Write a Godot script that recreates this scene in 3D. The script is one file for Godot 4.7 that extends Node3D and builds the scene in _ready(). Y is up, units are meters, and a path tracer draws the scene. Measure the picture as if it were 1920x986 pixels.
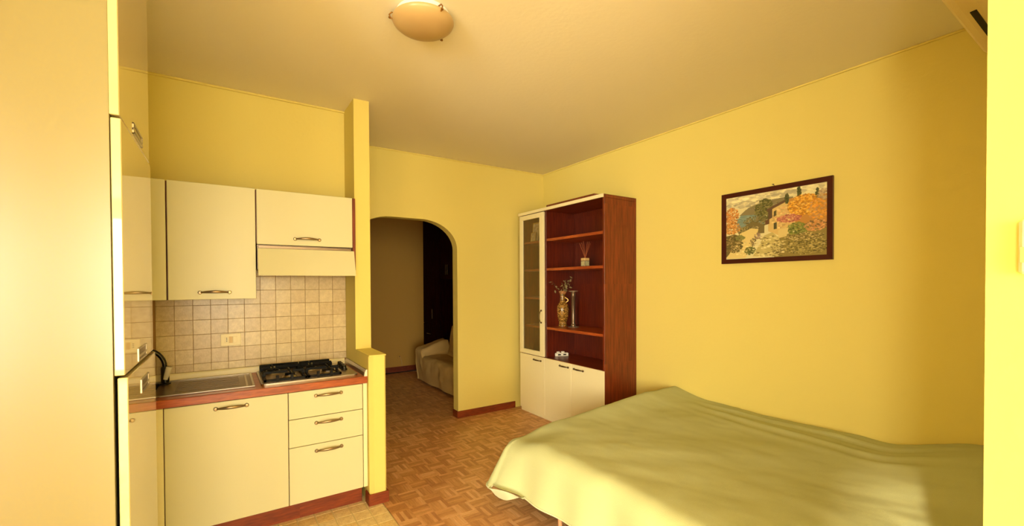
extends Node3D
# A one-room flat: kitchen run on the left, arch to an inner room, wall unit, painting and a covered bed.
# World: back wall z = 0, right wall x = 0, floor y = 0, +z towards the camera.

const H := 2.749
var O := Vector3.ZERO
var M := {}
var names := {}
var rng := RandomNumberGenerator.new()
var cam_pos := Vector3(-3.2276, 1.4338, 4.1989)
var cam_r := Vector3(0.83474, -0.00502, 0.55062)
var cam_u := Vector3(0.01141, 0.99990, -0.00818)
var cam_f := Vector3(0.55052, -0.01311, -0.83472)

# ---------------------------------------------------------------- helpers
func S() -> SurfaceTool:
	var st := SurfaceTool.new()
	st.begin(Mesh.PRIMITIVE_TRIANGLES)
	st.set_smooth_group(-1)
	return st

func tri(st: SurfaceTool, a: Vector3, b: Vector3, c: Vector3, n: Vector3) -> void:
	if (b - a).cross(c - a).dot(n) > 0.0:
		var t := b
		b = c
		c = t
	st.add_vertex(a - O)
	st.add_vertex(b - O)
	st.add_vertex(c - O)

func quad(st: SurfaceTool, a: Vector3, b: Vector3, c: Vector3, d: Vector3, n: Vector3) -> void:
	tri(st, a, b, c, n)
	tri(st, a, c, d, n)

func bx(st: SurfaceTool, lo: Vector3, hi: Vector3, bev := 0.0015) -> void:
	st.set_smooth_group(-1)
	var c := (lo + hi) * 0.5
	var h := (hi - lo).abs() * 0.5
	var b := minf(bev, minf(h.x, minf(h.y, h.z)) * 0.45)
	var p := func(s: Vector3, axis: int) -> Vector3:
		var q := h - Vector3(b, b, b)
		q[axis] = h[axis]
		return c + q * s
	for a in 3:
		var a1: int = (a + 1) % 3
		var a2: int = (a + 2) % 3
		for s in [-1.0, 1.0]:
			var v := []
			for k in [[-1, -1], [1, -1], [1, 1], [-1, 1]]:
				var sg := Vector3.ZERO
				sg[a] = s
				sg[a1] = k[0]
				sg[a2] = k[1]
				v.append(p.call(sg, a))
			var n := Vector3.ZERO
			n[a] = s
			quad(st, v[0], v[1], v[2], v[3], n)
		if b <= 0.0:
			continue
		for s1 in [-1.0, 1.0]:
			for s2 in [-1.0, 1.0]:
				var lo_s := Vector3.ZERO
				lo_s[a1] = s1
				lo_s[a2] = s2
				lo_s[a] = -1
				var hi_s := lo_s
				hi_s[a] = 1
				var n2 := Vector3.ZERO
				n2[a1] = s1
				n2[a2] = s2
				quad(st, p.call(lo_s, a1), p.call(hi_s, a1), p.call(hi_s, a2), p.call(lo_s, a2), n2)
	if b > 0.0:
		for sx in [-1.0, 1.0]:
			for sy in [-1.0, 1.0]:
				for sz in [-1.0, 1.0]:
					var sg2 := Vector3(sx, sy, sz)
					tri(st, p.call(sg2, 0), p.call(sg2, 1), p.call(sg2, 2), sg2)

# lathe round the axis through `at`; prof = [radius, height] pairs, axis y (or turned by `b`)
func lathe(st: SurfaceTool, at: Vector3, prof: Array, segs := 24, b := Basis.IDENTITY) -> void:
	var grp := 1
	for i in prof.size() - 1:
		if i > 0:
			var d0 := Vector2(prof[i][0] - prof[i - 1][0], prof[i][1] - prof[i - 1][1]).normalized()
			var d1 := Vector2(prof[i + 1][0] - prof[i][0], prof[i + 1][1] - prof[i][1]).normalized()
			if d0.dot(d1) < 0.75:
				grp += 1
		st.set_smooth_group(grp)
		var r0: float = prof[i][0]
		var r1: float = prof[i + 1][0]
		var y0: float = prof[i][1]
		var y1: float = prof[i + 1][1]
		for k in segs:
			var t0 := TAU * k / segs
			var t1 := TAU * ((k + 1) % segs) / segs
			var u0 := Vector3(cos(t0), 0, sin(t0))
			var u1 := Vector3(cos(t1), 0, sin(t1))
			var a := at + b * (u0 * r0 + Vector3.UP * y0)
			var bb := at + b * (u1 * r0 + Vector3.UP * y0)
			var c := at + b * (u1 * r1 + Vector3.UP * y1)
			var d := at + b * (u0 * r1 + Vector3.UP * y1)
			var n := b * ((u0 + u1).normalized() * (y1 - y0) + Vector3.UP * (r0 - r1))
			if r0 > 1e-6:
				tri(st, a, bb, c, n)
			if r1 > 1e-6:
				tri(st, a, c, d, n)
	st.set_smooth_group(-1)

func tube(st: SurfaceTool, pts: Array, rad, segs := 8, caps := true, flat := 1.0, flat_dir := Vector3.ZERO) -> void:
	var rings := []
	var prev_n := Vector3.ZERO
	for i in pts.size():
		var t: Vector3 = (pts[mini(i + 1, pts.size() - 1)] - pts[maxi(i - 1, 0)]).normalized()
		var n: Vector3
		if flat_dir != Vector3.ZERO:
			n = (flat_dir - t * flat_dir.dot(t)).normalized()
		elif i == 0:
			n = t.cross(Vector3.UP if absf(t.y) < 0.9 else Vector3.RIGHT).normalized()
		else:
			n = (prev_n - t * prev_n.dot(t)).normalized()
		prev_n = n
		var bn := t.cross(n)
		var r: float = rad[i] if rad is Array else rad
		var ring := []
		for k in segs:
			var a := TAU * k / segs
			ring.append(pts[i] + n * cos(a) * r * flat + bn * sin(a) * r)
		rings.append(ring)
	st.set_smooth_group(1)
	for i in pts.size() - 1:
		for k in segs:
			var k1 := (k + 1) % segs
			var mid: Vector3 = (rings[i][k] + rings[i][k1] + rings[i + 1][k1] + rings[i + 1][k]) * 0.25 - (pts[i] + pts[i + 1]) * 0.5
			quad(st, rings[i][k], rings[i][k1], rings[i + 1][k1], rings[i + 1][k], mid)
	st.set_smooth_group(-1)
	if caps:
		for e in [0, pts.size() - 1]:
			var out: Vector3 = pts[e] - pts[1 if e == 0 else e - 1]
			for k in segs:
				tri(st, pts[e], rings[e][k], rings[e][(k + 1) % segs], out)

# extrude a 2-D polygon: plane axes ax, ay, from offset a to b along the third direction
func prism(st: SurfaceTool, poly: PackedVector2Array, ax: Vector3, ay: Vector3, at: Vector3, depth: Vector3) -> void:
	st.set_smooth_group(-1)
	var idx := Geometry2D.triangulate_polygon(poly)
	var P := func(v: Vector2) -> Vector3: return at + ax * v.x + ay * v.y
	for i in range(0, idx.size(), 3):
		var a: Vector3 = P.call(poly[idx[i]])
		var b: Vector3 = P.call(poly[idx[i + 1]])
		var c: Vector3 = P.call(poly[idx[i + 2]])
		tri(st, a, b, c, -depth)
		tri(st, a + depth, b + depth, c + depth, depth)
	var ccw := not Geometry2D.is_polygon_clockwise(poly)
	for i in poly.size():
		var p0 := poly[i]
		var p1 := poly[(i + 1) % poly.size()]
		var e := p1 - p0
		var n2 := Vector2(e.y, -e.x) if ccw else Vector2(-e.y, e.x)
		var a2: Vector3 = P.call(p0)
		var b2: Vector3 = P.call(p1)
		quad(st, a2, b2, b2 + depth, a2 + depth, ax * n2.x + ay * n2.y)

func numbered(called: String, parent: Node) -> String:
	var key := str(parent.get_instance_id()) + called
	var n: int = names.get(key, 0)
	names[key] = n + 1
	return called if n == 0 else "%s_%03d" % [called, n]

func done(st: SurfaceTool) -> ArrayMesh:
	st.generate_normals()
	return st.commit()

func put(called: String, mesh: Mesh, mat: Material, parent: Node = self, at := Vector3.ZERO, b := Basis.IDENTITY) -> MeshInstance3D:
	var o := MeshInstance3D.new()
	o.name = numbered(called, parent)
	o.mesh = mesh
	o.material_override = mat
	o.transform = Transform3D(b, at)
	parent.add_child(o, true)
	return o

func obj(called: String, st: SurfaceTool, mat: Material, parent: Node = self) -> MeshInstance3D:
	return put(called, done(st), mat, parent, O if parent == self else Vector3.ZERO)

func thing(called: String, label: String, category: String, at: Vector3, group := "") -> Node3D:
	O = at
	var o := Node3D.new()
	o.name = numbered(called, self)
	o.position = at
	add_child(o, true)
	tag(o, label, category, group)
	return o

func tag(o: Node, label: String, category: String, group := "") -> Node:
	o.set_meta("label", label)
	o.set_meta("category", category)
	if group:
		o.set_meta("group", group)
	return o

func struct(called: String, st: SurfaceTool, mat: Material, label: String) -> MeshInstance3D:
	var o := obj(called, st, mat)
	o.set_meta("kind", "structure")
	o.set_meta("label", label)
	return o

func box_part(called: String, lo: Vector3, hi: Vector3, mat: Material, parent: Node, bev := 0.0015) -> MeshInstance3D:
	var st := S()
	bx(st, lo, hi, bev)
	return obj(called, st, mat, parent)

func V(x: float, y: float, z: float) -> Vector3:
	return Vector3(x, y, z)

# ---------------------------------------------------------------- materials
func mat(c: Color, rough := 0.6, metal := 0.0, spec := 0.5) -> StandardMaterial3D:
	var m := StandardMaterial3D.new()
	m.albedo_color = c
	m.roughness = rough
	m.metallic = metal
	m.metallic_specular = spec
	return m

func noise(freq: float, sd: int, oct := 4) -> FastNoiseLite:
	var n := FastNoiseLite.new()
	n.noise_type = FastNoiseLite.TYPE_SIMPLEX_SMOOTH
	n.frequency = freq
	n.seed = sd
	n.fractal_octaves = oct
	return n

# greyscale-driven colour texture: a..b mixed by stretched noise
func grain(a: Color, b: Color, size: int, fx: float, fy: float, sd: int, streak := 0.5) -> ImageTexture:
	var n1 := noise(1.0, sd, 4)
	var n2 := noise(1.0, sd + 7, 3)
	var im := Image.create(size, size, false, Image.FORMAT_RGB8)
	for y in size:
		for x in size:
			# wraps on a torus seam softened by blending near the border
			var w := n1.get_noise_2d(x * fx, y * fy) * 0.6 + n2.get_noise_2d(x * fx * 5.0, y * fy * 2.2) * streak
			im.set_pixel(x, y, a.lerp(b, clampf(0.5 + w, 0.0, 1.0)))
	return ImageTexture.create_from_image(im)

func bump(size: int, freq: float, sd: int, fx := 1.0, fy := 1.0) -> ImageTexture:
	var n := noise(freq, sd, 4)
	var im := Image.create(size, size, false, Image.FORMAT_RGB8)
	for y in size:
		for x in size:
			var v := 0.5 + 0.5 * n.get_noise_2d(x * fx, y * fy)
			im.set_pixel(x, y, Color(v, v, v))
	return ImageTexture.create_from_image(im)

func tri_map(m: StandardMaterial3D, sc: float, world := true) -> StandardMaterial3D:
	m.uv1_triplanar = true
	m.uv1_world_triplanar = world
	m.uv1_scale = Vector3(sc, sc, sc)
	m.uv1_triplanar_sharpness = 8.0
	return m

func with_bump(m: StandardMaterial3D, t: Texture2D, cm: float, sc: float) -> StandardMaterial3D:
	m.heightmap_enabled = true
	m.heightmap_texture = t
	m.heightmap_scale = cm
	return tri_map(m, sc)

func lin(r: float, g: float, b: float) -> Color:
	return Color(r, g, b).linear_to_srgb()

func make_materials() -> void:
	var plaster := bump(256, 0.05, 3)
	M.wall = with_bump(mat(Color(0.935, 0.865, 0.50), 0.75, 0.0, 0.35), plaster, 0.06, 2.0)
	M.wall_pale = mat(Color(0.95, 0.92, 0.80), 0.85, 0.0, 0.3)
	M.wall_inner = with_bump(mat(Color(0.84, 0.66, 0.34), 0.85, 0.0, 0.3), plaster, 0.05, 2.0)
	M.ceiling = with_bump(mat(Color(0.97, 0.93, 0.82), 0.85, 0.0, 0.3), plaster, 0.05, 2.0)
	M.cream = mat(Color(0.88, 0.86, 0.70), 0.38, 0.0, 0.5)
	M.cream_gloss = mat(Color(0.80, 0.73, 0.54), 0.04, 0.0, 0.7)
	M.cream_gloss.clearcoat_enabled = true
	M.cream_gloss.clearcoat = 0.5
	M.cream_gloss.clearcoat_roughness = 0.02
	M.cream_edge = mat(Color(0.97, 0.94, 0.77), 0.35)
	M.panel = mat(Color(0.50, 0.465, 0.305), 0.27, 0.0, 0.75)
	M.unit_cream = mat(Color(0.97, 0.92, 0.74), 0.4, 0.0, 0.5)
	var cherry_v := grain(Color(0.36, 0.125, 0.055), Color(0.56, 0.235, 0.10), 512, 0.045, 0.003, 11)
	var cherry_h := grain(Color(0.56, 0.24, 0.105), Color(0.74, 0.37, 0.165), 512, 0.003, 0.045, 12)
	M.cherry = tri_map(mat(Color.WHITE, 0.32, 0.0, 0.5), 1.4)
	M.cherry.albedo_texture = cherry_v
	M.cherry_h = tri_map(mat(Color.WHITE, 0.3, 0.0, 0.5), 1.4)
	M.cherry_h.albedo_texture = cherry_h
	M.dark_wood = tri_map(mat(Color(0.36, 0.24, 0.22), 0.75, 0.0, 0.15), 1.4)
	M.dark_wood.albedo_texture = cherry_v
	M.base_wood = tri_map(mat(Color(0.80, 0.74, 0.70), 0.45), 1.4)
	M.base_wood.albedo_texture = cherry_h
	M.inside_wood = tri_map(mat(Color(0.80, 0.68, 0.62), 0.4), 1.4)
	M.inside_wood.albedo_texture = cherry_v
	var oak_x := grain(Color(0.86, 0.82, 0.77), Color(1.0, 1.0, 1.0), 512, 0.006, 0.07, 21)
	var oak_z := grain(Color(0.86, 0.82, 0.77), Color(1.0, 1.0, 1.0), 512, 0.07, 0.006, 22)
	for k in [["x", oak_x], ["z", oak_z]]:
		var m := tri_map(mat(Color.WHITE, 0.33, 0.0, 0.5), 2.0)
		m.albedo_texture = k[1]
		m.vertex_color_use_as_albedo = true
		M["stave_" + k[0]] = m
	M.joint = mat(Color(0.20, 0.10, 0.045), 0.8)
	M.grout = mat(Color(0.86, 0.78, 0.60), 0.9)
	M.grout_wall = mat(Color(0.66, 0.50, 0.32), 0.9)
	var mot := grain(Color(0.84, 0.77, 0.62), Color(0.93, 0.87, 0.73), 256, 0.03, 0.03, 31, 0.4)
	M.wall_tiles = []
	for k in 4:
		var m2 := tri_map(mat(Color(0.97, 0.95, 0.91).lerp(Color(0.92, 0.885, 0.835), k / 3.0), 0.28, 0.0, 0.5), 3.0)
		m2.albedo_texture = mot
		M.wall_tiles.append(m2)
	var motf := grain(Color(0.86, 0.74, 0.55), Color(0.97, 0.88, 0.70), 256, 0.03, 0.03, 33, 0.5)
	M.floor_tile = tri_map(mat(Color.WHITE, 0.4), 3.0)
	M.floor_tile.albedo_texture = motf
	M.floor_tile_pale = tri_map(mat(Color(1.0, 0.97, 0.9), 0.45), 3.0)
	M.floor_tile_pale.albedo_texture = motf
	M.steel = mat(Color(0.72, 0.68, 0.62), 0.28, 1.0)
	M.steel_dark = mat(Color(0.50, 0.44, 0.38), 0.35, 1.0)
	M.smoky_metal = mat(Color(0.46, 0.38, 0.30), 0.22, 0.5)
	M.lever = mat(Color(0.90, 0.87, 0.80), 0.3, 0.2)
	M.chrome = mat(Color(0.85, 0.84, 0.82), 0.08, 1.0)
	M.handle = mat(Color(0.60, 0.52, 0.40), 0.34, 0.85)
	M.handle_dark = mat(Color(0.42, 0.34, 0.24), 0.35, 0.85)
	M.iron = mat(Color(0.03, 0.027, 0.025), 0.5, 0.0, 0.3)
	M.black = mat(Color(0.03, 0.025, 0.022), 0.3)
	M.dark_gap = mat(Color(0.12, 0.07, 0.045), 0.6)
	M.white = mat(Color(0.95, 0.93, 0.87), 0.35)
	M.ivory = mat(Color(0.96, 0.90, 0.70), 0.35)
	M.ivory_dim = mat(Color(0.86, 0.72, 0.46), 0.4)
	M.ac = mat(Color(0.90, 0.82, 0.62), 0.45)
	var weave := bump(256, 0.25, 41)
	M.spread = with_bump(mat(Color(0.775, 0.79, 0.595), 0.95, 0.0, 0.2), weave, 0.12, 5.0)
	M.spread.rim_enabled = true
	M.spread.rim = 0.25
	M.hem = mat(Color(0.84, 0.84, 0.68), 0.95, 0.0, 0.2)
	M.throw = with_bump(mat(Color(0.90, 0.76, 0.50), 0.95, 0.0, 0.2), weave, 0.12, 5.0)
	M.mattress = mat(Color(0.85, 0.82, 0.75), 0.9)
	M.leg_wood = mat(Color(0.80, 0.58, 0.42), 0.5)
	M.lamp_glass = mat(Color(0.74, 0.62, 0.42), 0.35, 0.0, 0.5)
	M.brass = mat(Color(0.62, 0.44, 0.20), 0.35, 0.9)
	M.smoked = mat(Color(0.34, 0.22, 0.11, 0.16), 0.06)
	M.smoked.transparency = BaseMaterial3D.TRANSPARENCY_ALPHA
	M.clear = mat(Color(0.95, 0.97, 0.96, 0.08), 0.03)
	M.clear.transparency = BaseMaterial3D.TRANSPARENCY_ALPHA
	M.crystal = mat(Color(0.80, 0.72, 0.60, 0.35), 0.05)
	M.crystal.transparency = BaseMaterial3D.TRANSPARENCY_ALPHA
	M.picture_frame = mat(Color(0.26, 0.055, 0.035), 0.3)
	M.leaf = mat(Color(0.78, 0.74, 0.54), 0.8)
	M.leaf.backlight_enabled = true
	M.leaf.backlight = Color(0.2, 0.2, 0.1)
	M.stem = mat(Color(0.45, 0.35, 0.20), 0.8)
	var gold := grain(Color(0.10, 0.045, 0.015), Color(0.92, 0.70, 0.32), 256, 0.055, 0.045, 51, 1.3)
	M.vase = tri_map(mat(Color.WHITE, 0.2), 3.2, false)
	M.vase.albedo_texture = gold
	M.vase_rim = mat(Color(0.78, 0.56, 0.36), 0.25)
	M.gold = mat(Color(0.95, 0.78, 0.42), 0.25, 0.3)
	M.reed = mat(Color(0.70, 0.40, 0.25), 0.8)
	M.label_paper = tri_map(mat(Color.WHITE, 0.7), 14.0, false)
	M.label_paper.albedo_texture = grain(Color(0.55, 0.50, 0.30), Color(0.96, 0.92, 0.72), 128, 0.06, 0.06, 61, 0.7)
	M.photo_print = tri_map(mat(Color.WHITE, 0.5), 6.0, false)
	M.photo_print.albedo_texture = grain(Color(0.62, 0.52, 0.36), Color(0.95, 0.86, 0.66), 128, 0.03, 0.03, 71, 0.4)
	M.screen = mat(Color(0.34, 0.38, 0.27), 0.2)
	M.concrete = mat(Color(0.6, 0.57, 0.5), 0.9)

# ---------------------------------------------------------------- camera, sky, light
func sky_and_camera() -> void:
	var cam := Camera3D.new()
	cam.name = "camera"
	cam.projection = Camera3D.PROJECTION_FRUSTUM
	cam.near = 0.05
	cam.far = 100.0
	var f := 816.512
	cam.size = 986.0 / f * cam.near
	cam.frustum_offset = Vector2(0.0, (542.92 - 493.0) / f * cam.near)
	cam.transform = Transform3D(Basis(cam_r, cam_u, -cam_f), cam_pos)
	cam.current = true
	add_child(cam)

	var sky_mat := ProceduralSkyMaterial.new()
	sky_mat.sky_top_color = Color(0.80, 0.86, 0.95)
	sky_mat.sky_horizon_color = Color(1.0, 0.95, 0.84)
	sky_mat.ground_bottom_color = Color(0.55, 0.48, 0.38)
	sky_mat.ground_horizon_color = Color(0.95, 0.88, 0.74)
	sky_mat.sky_energy_multiplier = 2.0
	sky_mat.ground_energy_multiplier = 1.2
	var sky := Sky.new()
	sky.sky_material = sky_mat
	var env := Environment.new()
	env.background_mode = Environment.BG_SKY
	env.sky = sky
	env.tonemap_mode = Environment.TONE_MAPPER_LINEAR
	env.tonemap_exposure = 1.30
	env.sdfgi_enabled = true
	env.ssao_enabled = true
	env.ssil_enabled = true
	var we := WorldEnvironment.new()
	we.name = "world_environment"
	we.environment = env
	add_child(we)

	var sun := DirectionalLight3D.new()
	sun.name = "sun"
	sun.light_color = Color(1.0, 0.93, 0.78)
	sun.light_energy = 4.2
	sun.light_angular_distance = 2.0
	sun.shadow_enabled = true
	sun.sky_mode = DirectionalLight3D.SKY_MODE_LIGHT_ONLY
	sun.look_at_from_position(Vector3.ZERO, Vector3(0.95, -0.225, -0.285))
	add_child(sun)

	# daylight arriving through the glazed door behind the camera and the window on its left
	var warm := Color(1.0, 0.975, 0.875)
	for d in [["daylight_glazed_door", V(-4.7, 1.3, 9.90), 0.0, Vector2(4.2, 2.3), 28.0], ["daylight_side_window", V(-8.94, 1.35, 7.2), -PI / 2, Vector2(2.6, 2.2), 46.0]]:
		var l := AreaLight3D.new()
		l.name = d[0]
		l.position = d[1]
		l.rotation.y = d[2]
		l.area_size = d[3]
		l.light_energy = d[4]
		l.light_color = warm
		l.area_range = 20.0
		l.area_attenuation = 2.0
		l.shadow_enabled = true
		add_child(l)

# ---------------------------------------------------------------- the setting
func wall_box(called: String, lo: Vector3, hi: Vector3, label: String, m: Material = null) -> MeshInstance3D:
	O = Vector3.ZERO
	var st := S()
	bx(st, lo, hi, 0.0)
	return struct(called, st, m if m else M.wall, label)

func shell() -> void:
	O = Vector3.ZERO
	wall_box("ceiling", V(-9.2, H, -3.0), V(0.2, H + 0.15, 10.2), "pale plastered ceiling over the whole room", M.ceiling)
	wall_box("wall_right", V(0, -0.1, -2.95), V(0.15, H, 4.15), "long yellow wall on the right where the painting hangs")
	# back wall with the arch
	var st := S()
	var pts := PackedVector2Array([V2(-2.347, 0), V2(-2.25, 0), V2(-2.25, 1.80)])
	for k in range(1, 13):
		var a := PI / 2 * k / 12.0
		pts.append(V2(-1.87 - 0.38 * cos(a), 1.80 + 0.297 * sin(a)))
	for k in range(0, 13):
		var a2 := PI / 2 * (1.0 - k / 12.0)
		pts.append(V2(-1.55 + 0.394 * cos(a2), 1.80 + 0.297 * sin(a2)))
	pts.append_array([V2(-1.156, 0), V2(0, 0), V2(0, H), V2(-2.347, H)])
	prism(st, pts, Vector3.RIGHT, Vector3.UP, V(0, 0, -0.11), V(0, 0, 0.11))
	struct("wall_back", st, M.wall, "yellow back wall with an arched opening")
	wall_box("wall_divider", V(-2.455, 0, -0.11), V(-2.347, H, 1.005), "narrow yellow wall end beside the wall cabinets")
	# low wall with chamfered corners
	st = S()
	prism(st, PackedVector2Array([V2(-2.455, 1.005), V2(-2.455, 1.330), V2(-2.428, 1.347), V2(-2.357, 1.347), V2(-2.347, 1.337), V2(-2.347, 1.005)]), Vector3.RIGHT, Vector3.BACK, V(0, 0, 0), V(0, 0.967, 0))
	struct("wall_low", st, M.wall, "waist-high yellow stub wall at the end of the kitchen worktop")
	st = S()
	bx(st, V(-2.4555, 0.967, 1.005), V(-2.3445, 0.976, 1.349), 0.003)
	struct("trim_1", st, M.wall, "flat cap of the low yellow stub wall")
	wall_box("wall_kitchen", V(-4.25, 0, 0.56), V(-2.455, H, 0.7155), "yellow wall behind the kitchen cabinets")
	wall_box("wall_left", V(-4.25, -0.1, -2.95), V(-4.1, H, 3.08), "left wall behind the tall glossy cabinet")
	wall_box("wall_nook", V(-9.15, -0.1, 2.45), V(-4.25, H, 2.6), "wall that runs left from the tall glossy cabinet", M.wall_pale)
	wall_box("wall_pier", V(-4.3, -0.1, 4.90), V(-4.0, H, 5.45), "wall pier left of the camera")
	wall_box("wall_window_side", V(-9.15, -0.1, 2.6), V(-9.0, H, 5.83), "wall before the side window, left of the camera", M.wall_pale)
	wall_box("wall_window_side", V(-9.15, -0.1, 8.6), V(-9.0, H, 10.15), "wall beyond the side window, left of the camera", M.wall_pale)
	wall_box("wall_window_side", V(-9.15, -0.1, 5.83), V(-9.0, 0.2, 8.6), "wall under the side window, left of the camera", M.wall_pale)
	wall_box("wall_window_side", V(-9.15, 2.50, 5.83), V(-9.0, H, 8.6), "wall over the side window, left of the camera", M.wall_pale)
	wall_box("wall_front", V(-1.85, -0.1, 4.0), V(0, H, 4.15), "yellow wall that carries the air conditioner")
	wall_box("wall_bay", V(-2.0, -0.1, 4.0), V(-1.85, H, 10.15), "bright yellow wall return at the right edge, with the wall control")
	wall_box("wall_rear", V(-9.0, -0.1, 10.0), V(-7.0, H, 10.15), "wall left of the glazed door behind the camera", M.wall_pale)
	wall_box("wall_rear", V(-2.4, -0.1, 10.0), V(-2.0, H, 10.15), "wall right of the glazed door behind the camera", M.wall_pale)
	wall_box("wall_rear", V(-7.0, 2.5, 10.0), V(-2.4, H, 10.15), "wall over the glazed door behind the camera", M.wall_pale)
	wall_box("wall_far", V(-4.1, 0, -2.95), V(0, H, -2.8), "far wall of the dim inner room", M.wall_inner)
	# glazing behind the camera
	for g in [["window_1", V(-7.0, 0.0, 10.04), V(-2.4, 2.5, 10.10), 0, "glazed door behind the camera"], ["window_2", V(-9.10, 0.20, 5.83), V(-9.05, 2.50, 8.6), 2, "side window left of the camera"]]:
		O = Vector3.ZERO
		var lo: Vector3 = g[1]
		var hi: Vector3 = g[2]
		var ax: int = g[3]
		st = S()
		var w := 0.07
		var a1 := lo
		var a2 := hi
		a2[ax] = lo[ax] + w
		bx(st, a1, a2)
		a1[ax] = hi[ax] - w
		a2[ax] = hi[ax]
		bx(st, a1, a2)
		var m1 := lo
		var m2 := hi
		m1[ax] = (lo[ax] + hi[ax]) * 0.5 - w * 0.5
		m2[ax] = (lo[ax] + hi[ax]) * 0.5 + w * 0.5
		if ax == 0:
			bx(st, m1, m2)
		for yy in [lo.y, hi.y - w]:
			var b1 := lo
			var b2 := hi
			b1.y = yy
			b2.y = yy + w
			b1[ax] += w
			b2[ax] -= w
			bx(st, b1, b2)
		var fr := struct(g[0], st, M.white, g[4])
		st = S()
		var p1 := lo + Vector3.ONE * 0.015
		var p2 := hi - Vector3.ONE * 0.015
		bx(st, p1, p2, 0.0)
		obj("pane", st, M.clear, fr)
	# skirting
	O = Vector3.ZERO
	for b in [
		["baseboard_back", V(-1.168, 0, 0.0), V(-0.425, 0.074, 0.012), "brown wooden skirting right of the arch"],
		["baseboard_arch", V(-1.168, 0, -0.11), V(-1.156, 0.074, 0.0), "brown wooden skirting on the arch jamb"],
		["baseboard_right", V(-0.012, 0, 1.44), V(0.0, 0.074, 4.0), "brown wooden skirting behind the bed"],
		["baseboard_low_wall", V(-2.467, 0, 1.347), V(-2.335, 0.074, 1.360), "brown wooden skirting round the low stub wall"],
		["baseboard_low_wall_side", V(-2.347, 0, 0.0), V(-2.335, 0.074, 1.347), "brown wooden skirting on the room side of the stub wall"],
		["baseboard_low_wall_kitchen", V(-2.467, 0, 1.27), V(-2.455, 0.074, 1.347), "short brown skirting on the kitchen side of the stub wall"],
		["baseboard_far", V(-3.2, 0, -2.8), V(-0.42, 0.085, -2.788), "dark skirting at the foot of the inner room's far wall"],
	]:
		st = S()
		bx(st, b[1], b[2], 0.003)
		struct(b[0], st, M.base_wood, b[3])
	# thin cove between walls and ceiling
	var n := 2
	for t in [[V(-2.347, H - 0.012, 0.0), V(0, H, 0.012), "thin cove over the back wall"], [V(-0.012, H - 0.012, 0.012), V(0, H, 4.0), "thin cove over the right wall"], [V(-4.1, H - 0.014, 0.7155), V(-2.455, H, 0.73), "thin cove over the kitchen wall"]]:
		st = S()
		bx(st, t[0], t[1], 0.004)
		struct("trim_%d" % n, st, M.wall, t[2])
		n += 1

func V2(x: float, y: float) -> Vector2:
	return Vector2(x, y)

func on_screen(p: Vector3, margin := 0.0) -> bool:
	var d := p - cam_pos
	var z := d.dot(cam_f)
	if z < 0.1:
		return false
	var u := 960.0 + 816.5 * d.dot(cam_r) / z
	var v := 542.9 - 816.5 * d.dot(cam_u) / z
	return u > -margin and u < 1920.0 + margin and v > -margin and v < 986.0 + margin

# a small slab, base at y = 0, without an underside
func chip(st: SurfaceTool, lo: Vector3, hi: Vector3, bev: float) -> void:
	var a := [V(lo.x, lo.y, lo.z), V(hi.x, lo.y, lo.z), V(hi.x, lo.y, hi.z), V(lo.x, lo.y, hi.z)]
	var b := []
	var c := []
	for q in a:
		b.append(V(q.x, hi.y - bev, q.z))
		c.append(V(q.x + (bev if q.x == lo.x else -bev), hi.y, q.z + (bev if q.z == lo.z else -bev)))
	var mid := (lo + hi) * 0.5
	for k in 4:
		var k1 := (k + 1) % 4
		var n: Vector3 = (a[k] + a[k1]) * 0.5 - mid
		n.y = 0.0
		quad(st, a[k], a[k1], b[k1], b[k], n)
		quad(st, b[k], b[k1], c[k1], c[k], n + V(0, 0.05, 0))
	quad(st, c[0], c[1], c[2], c[3], Vector3.UP)

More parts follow.
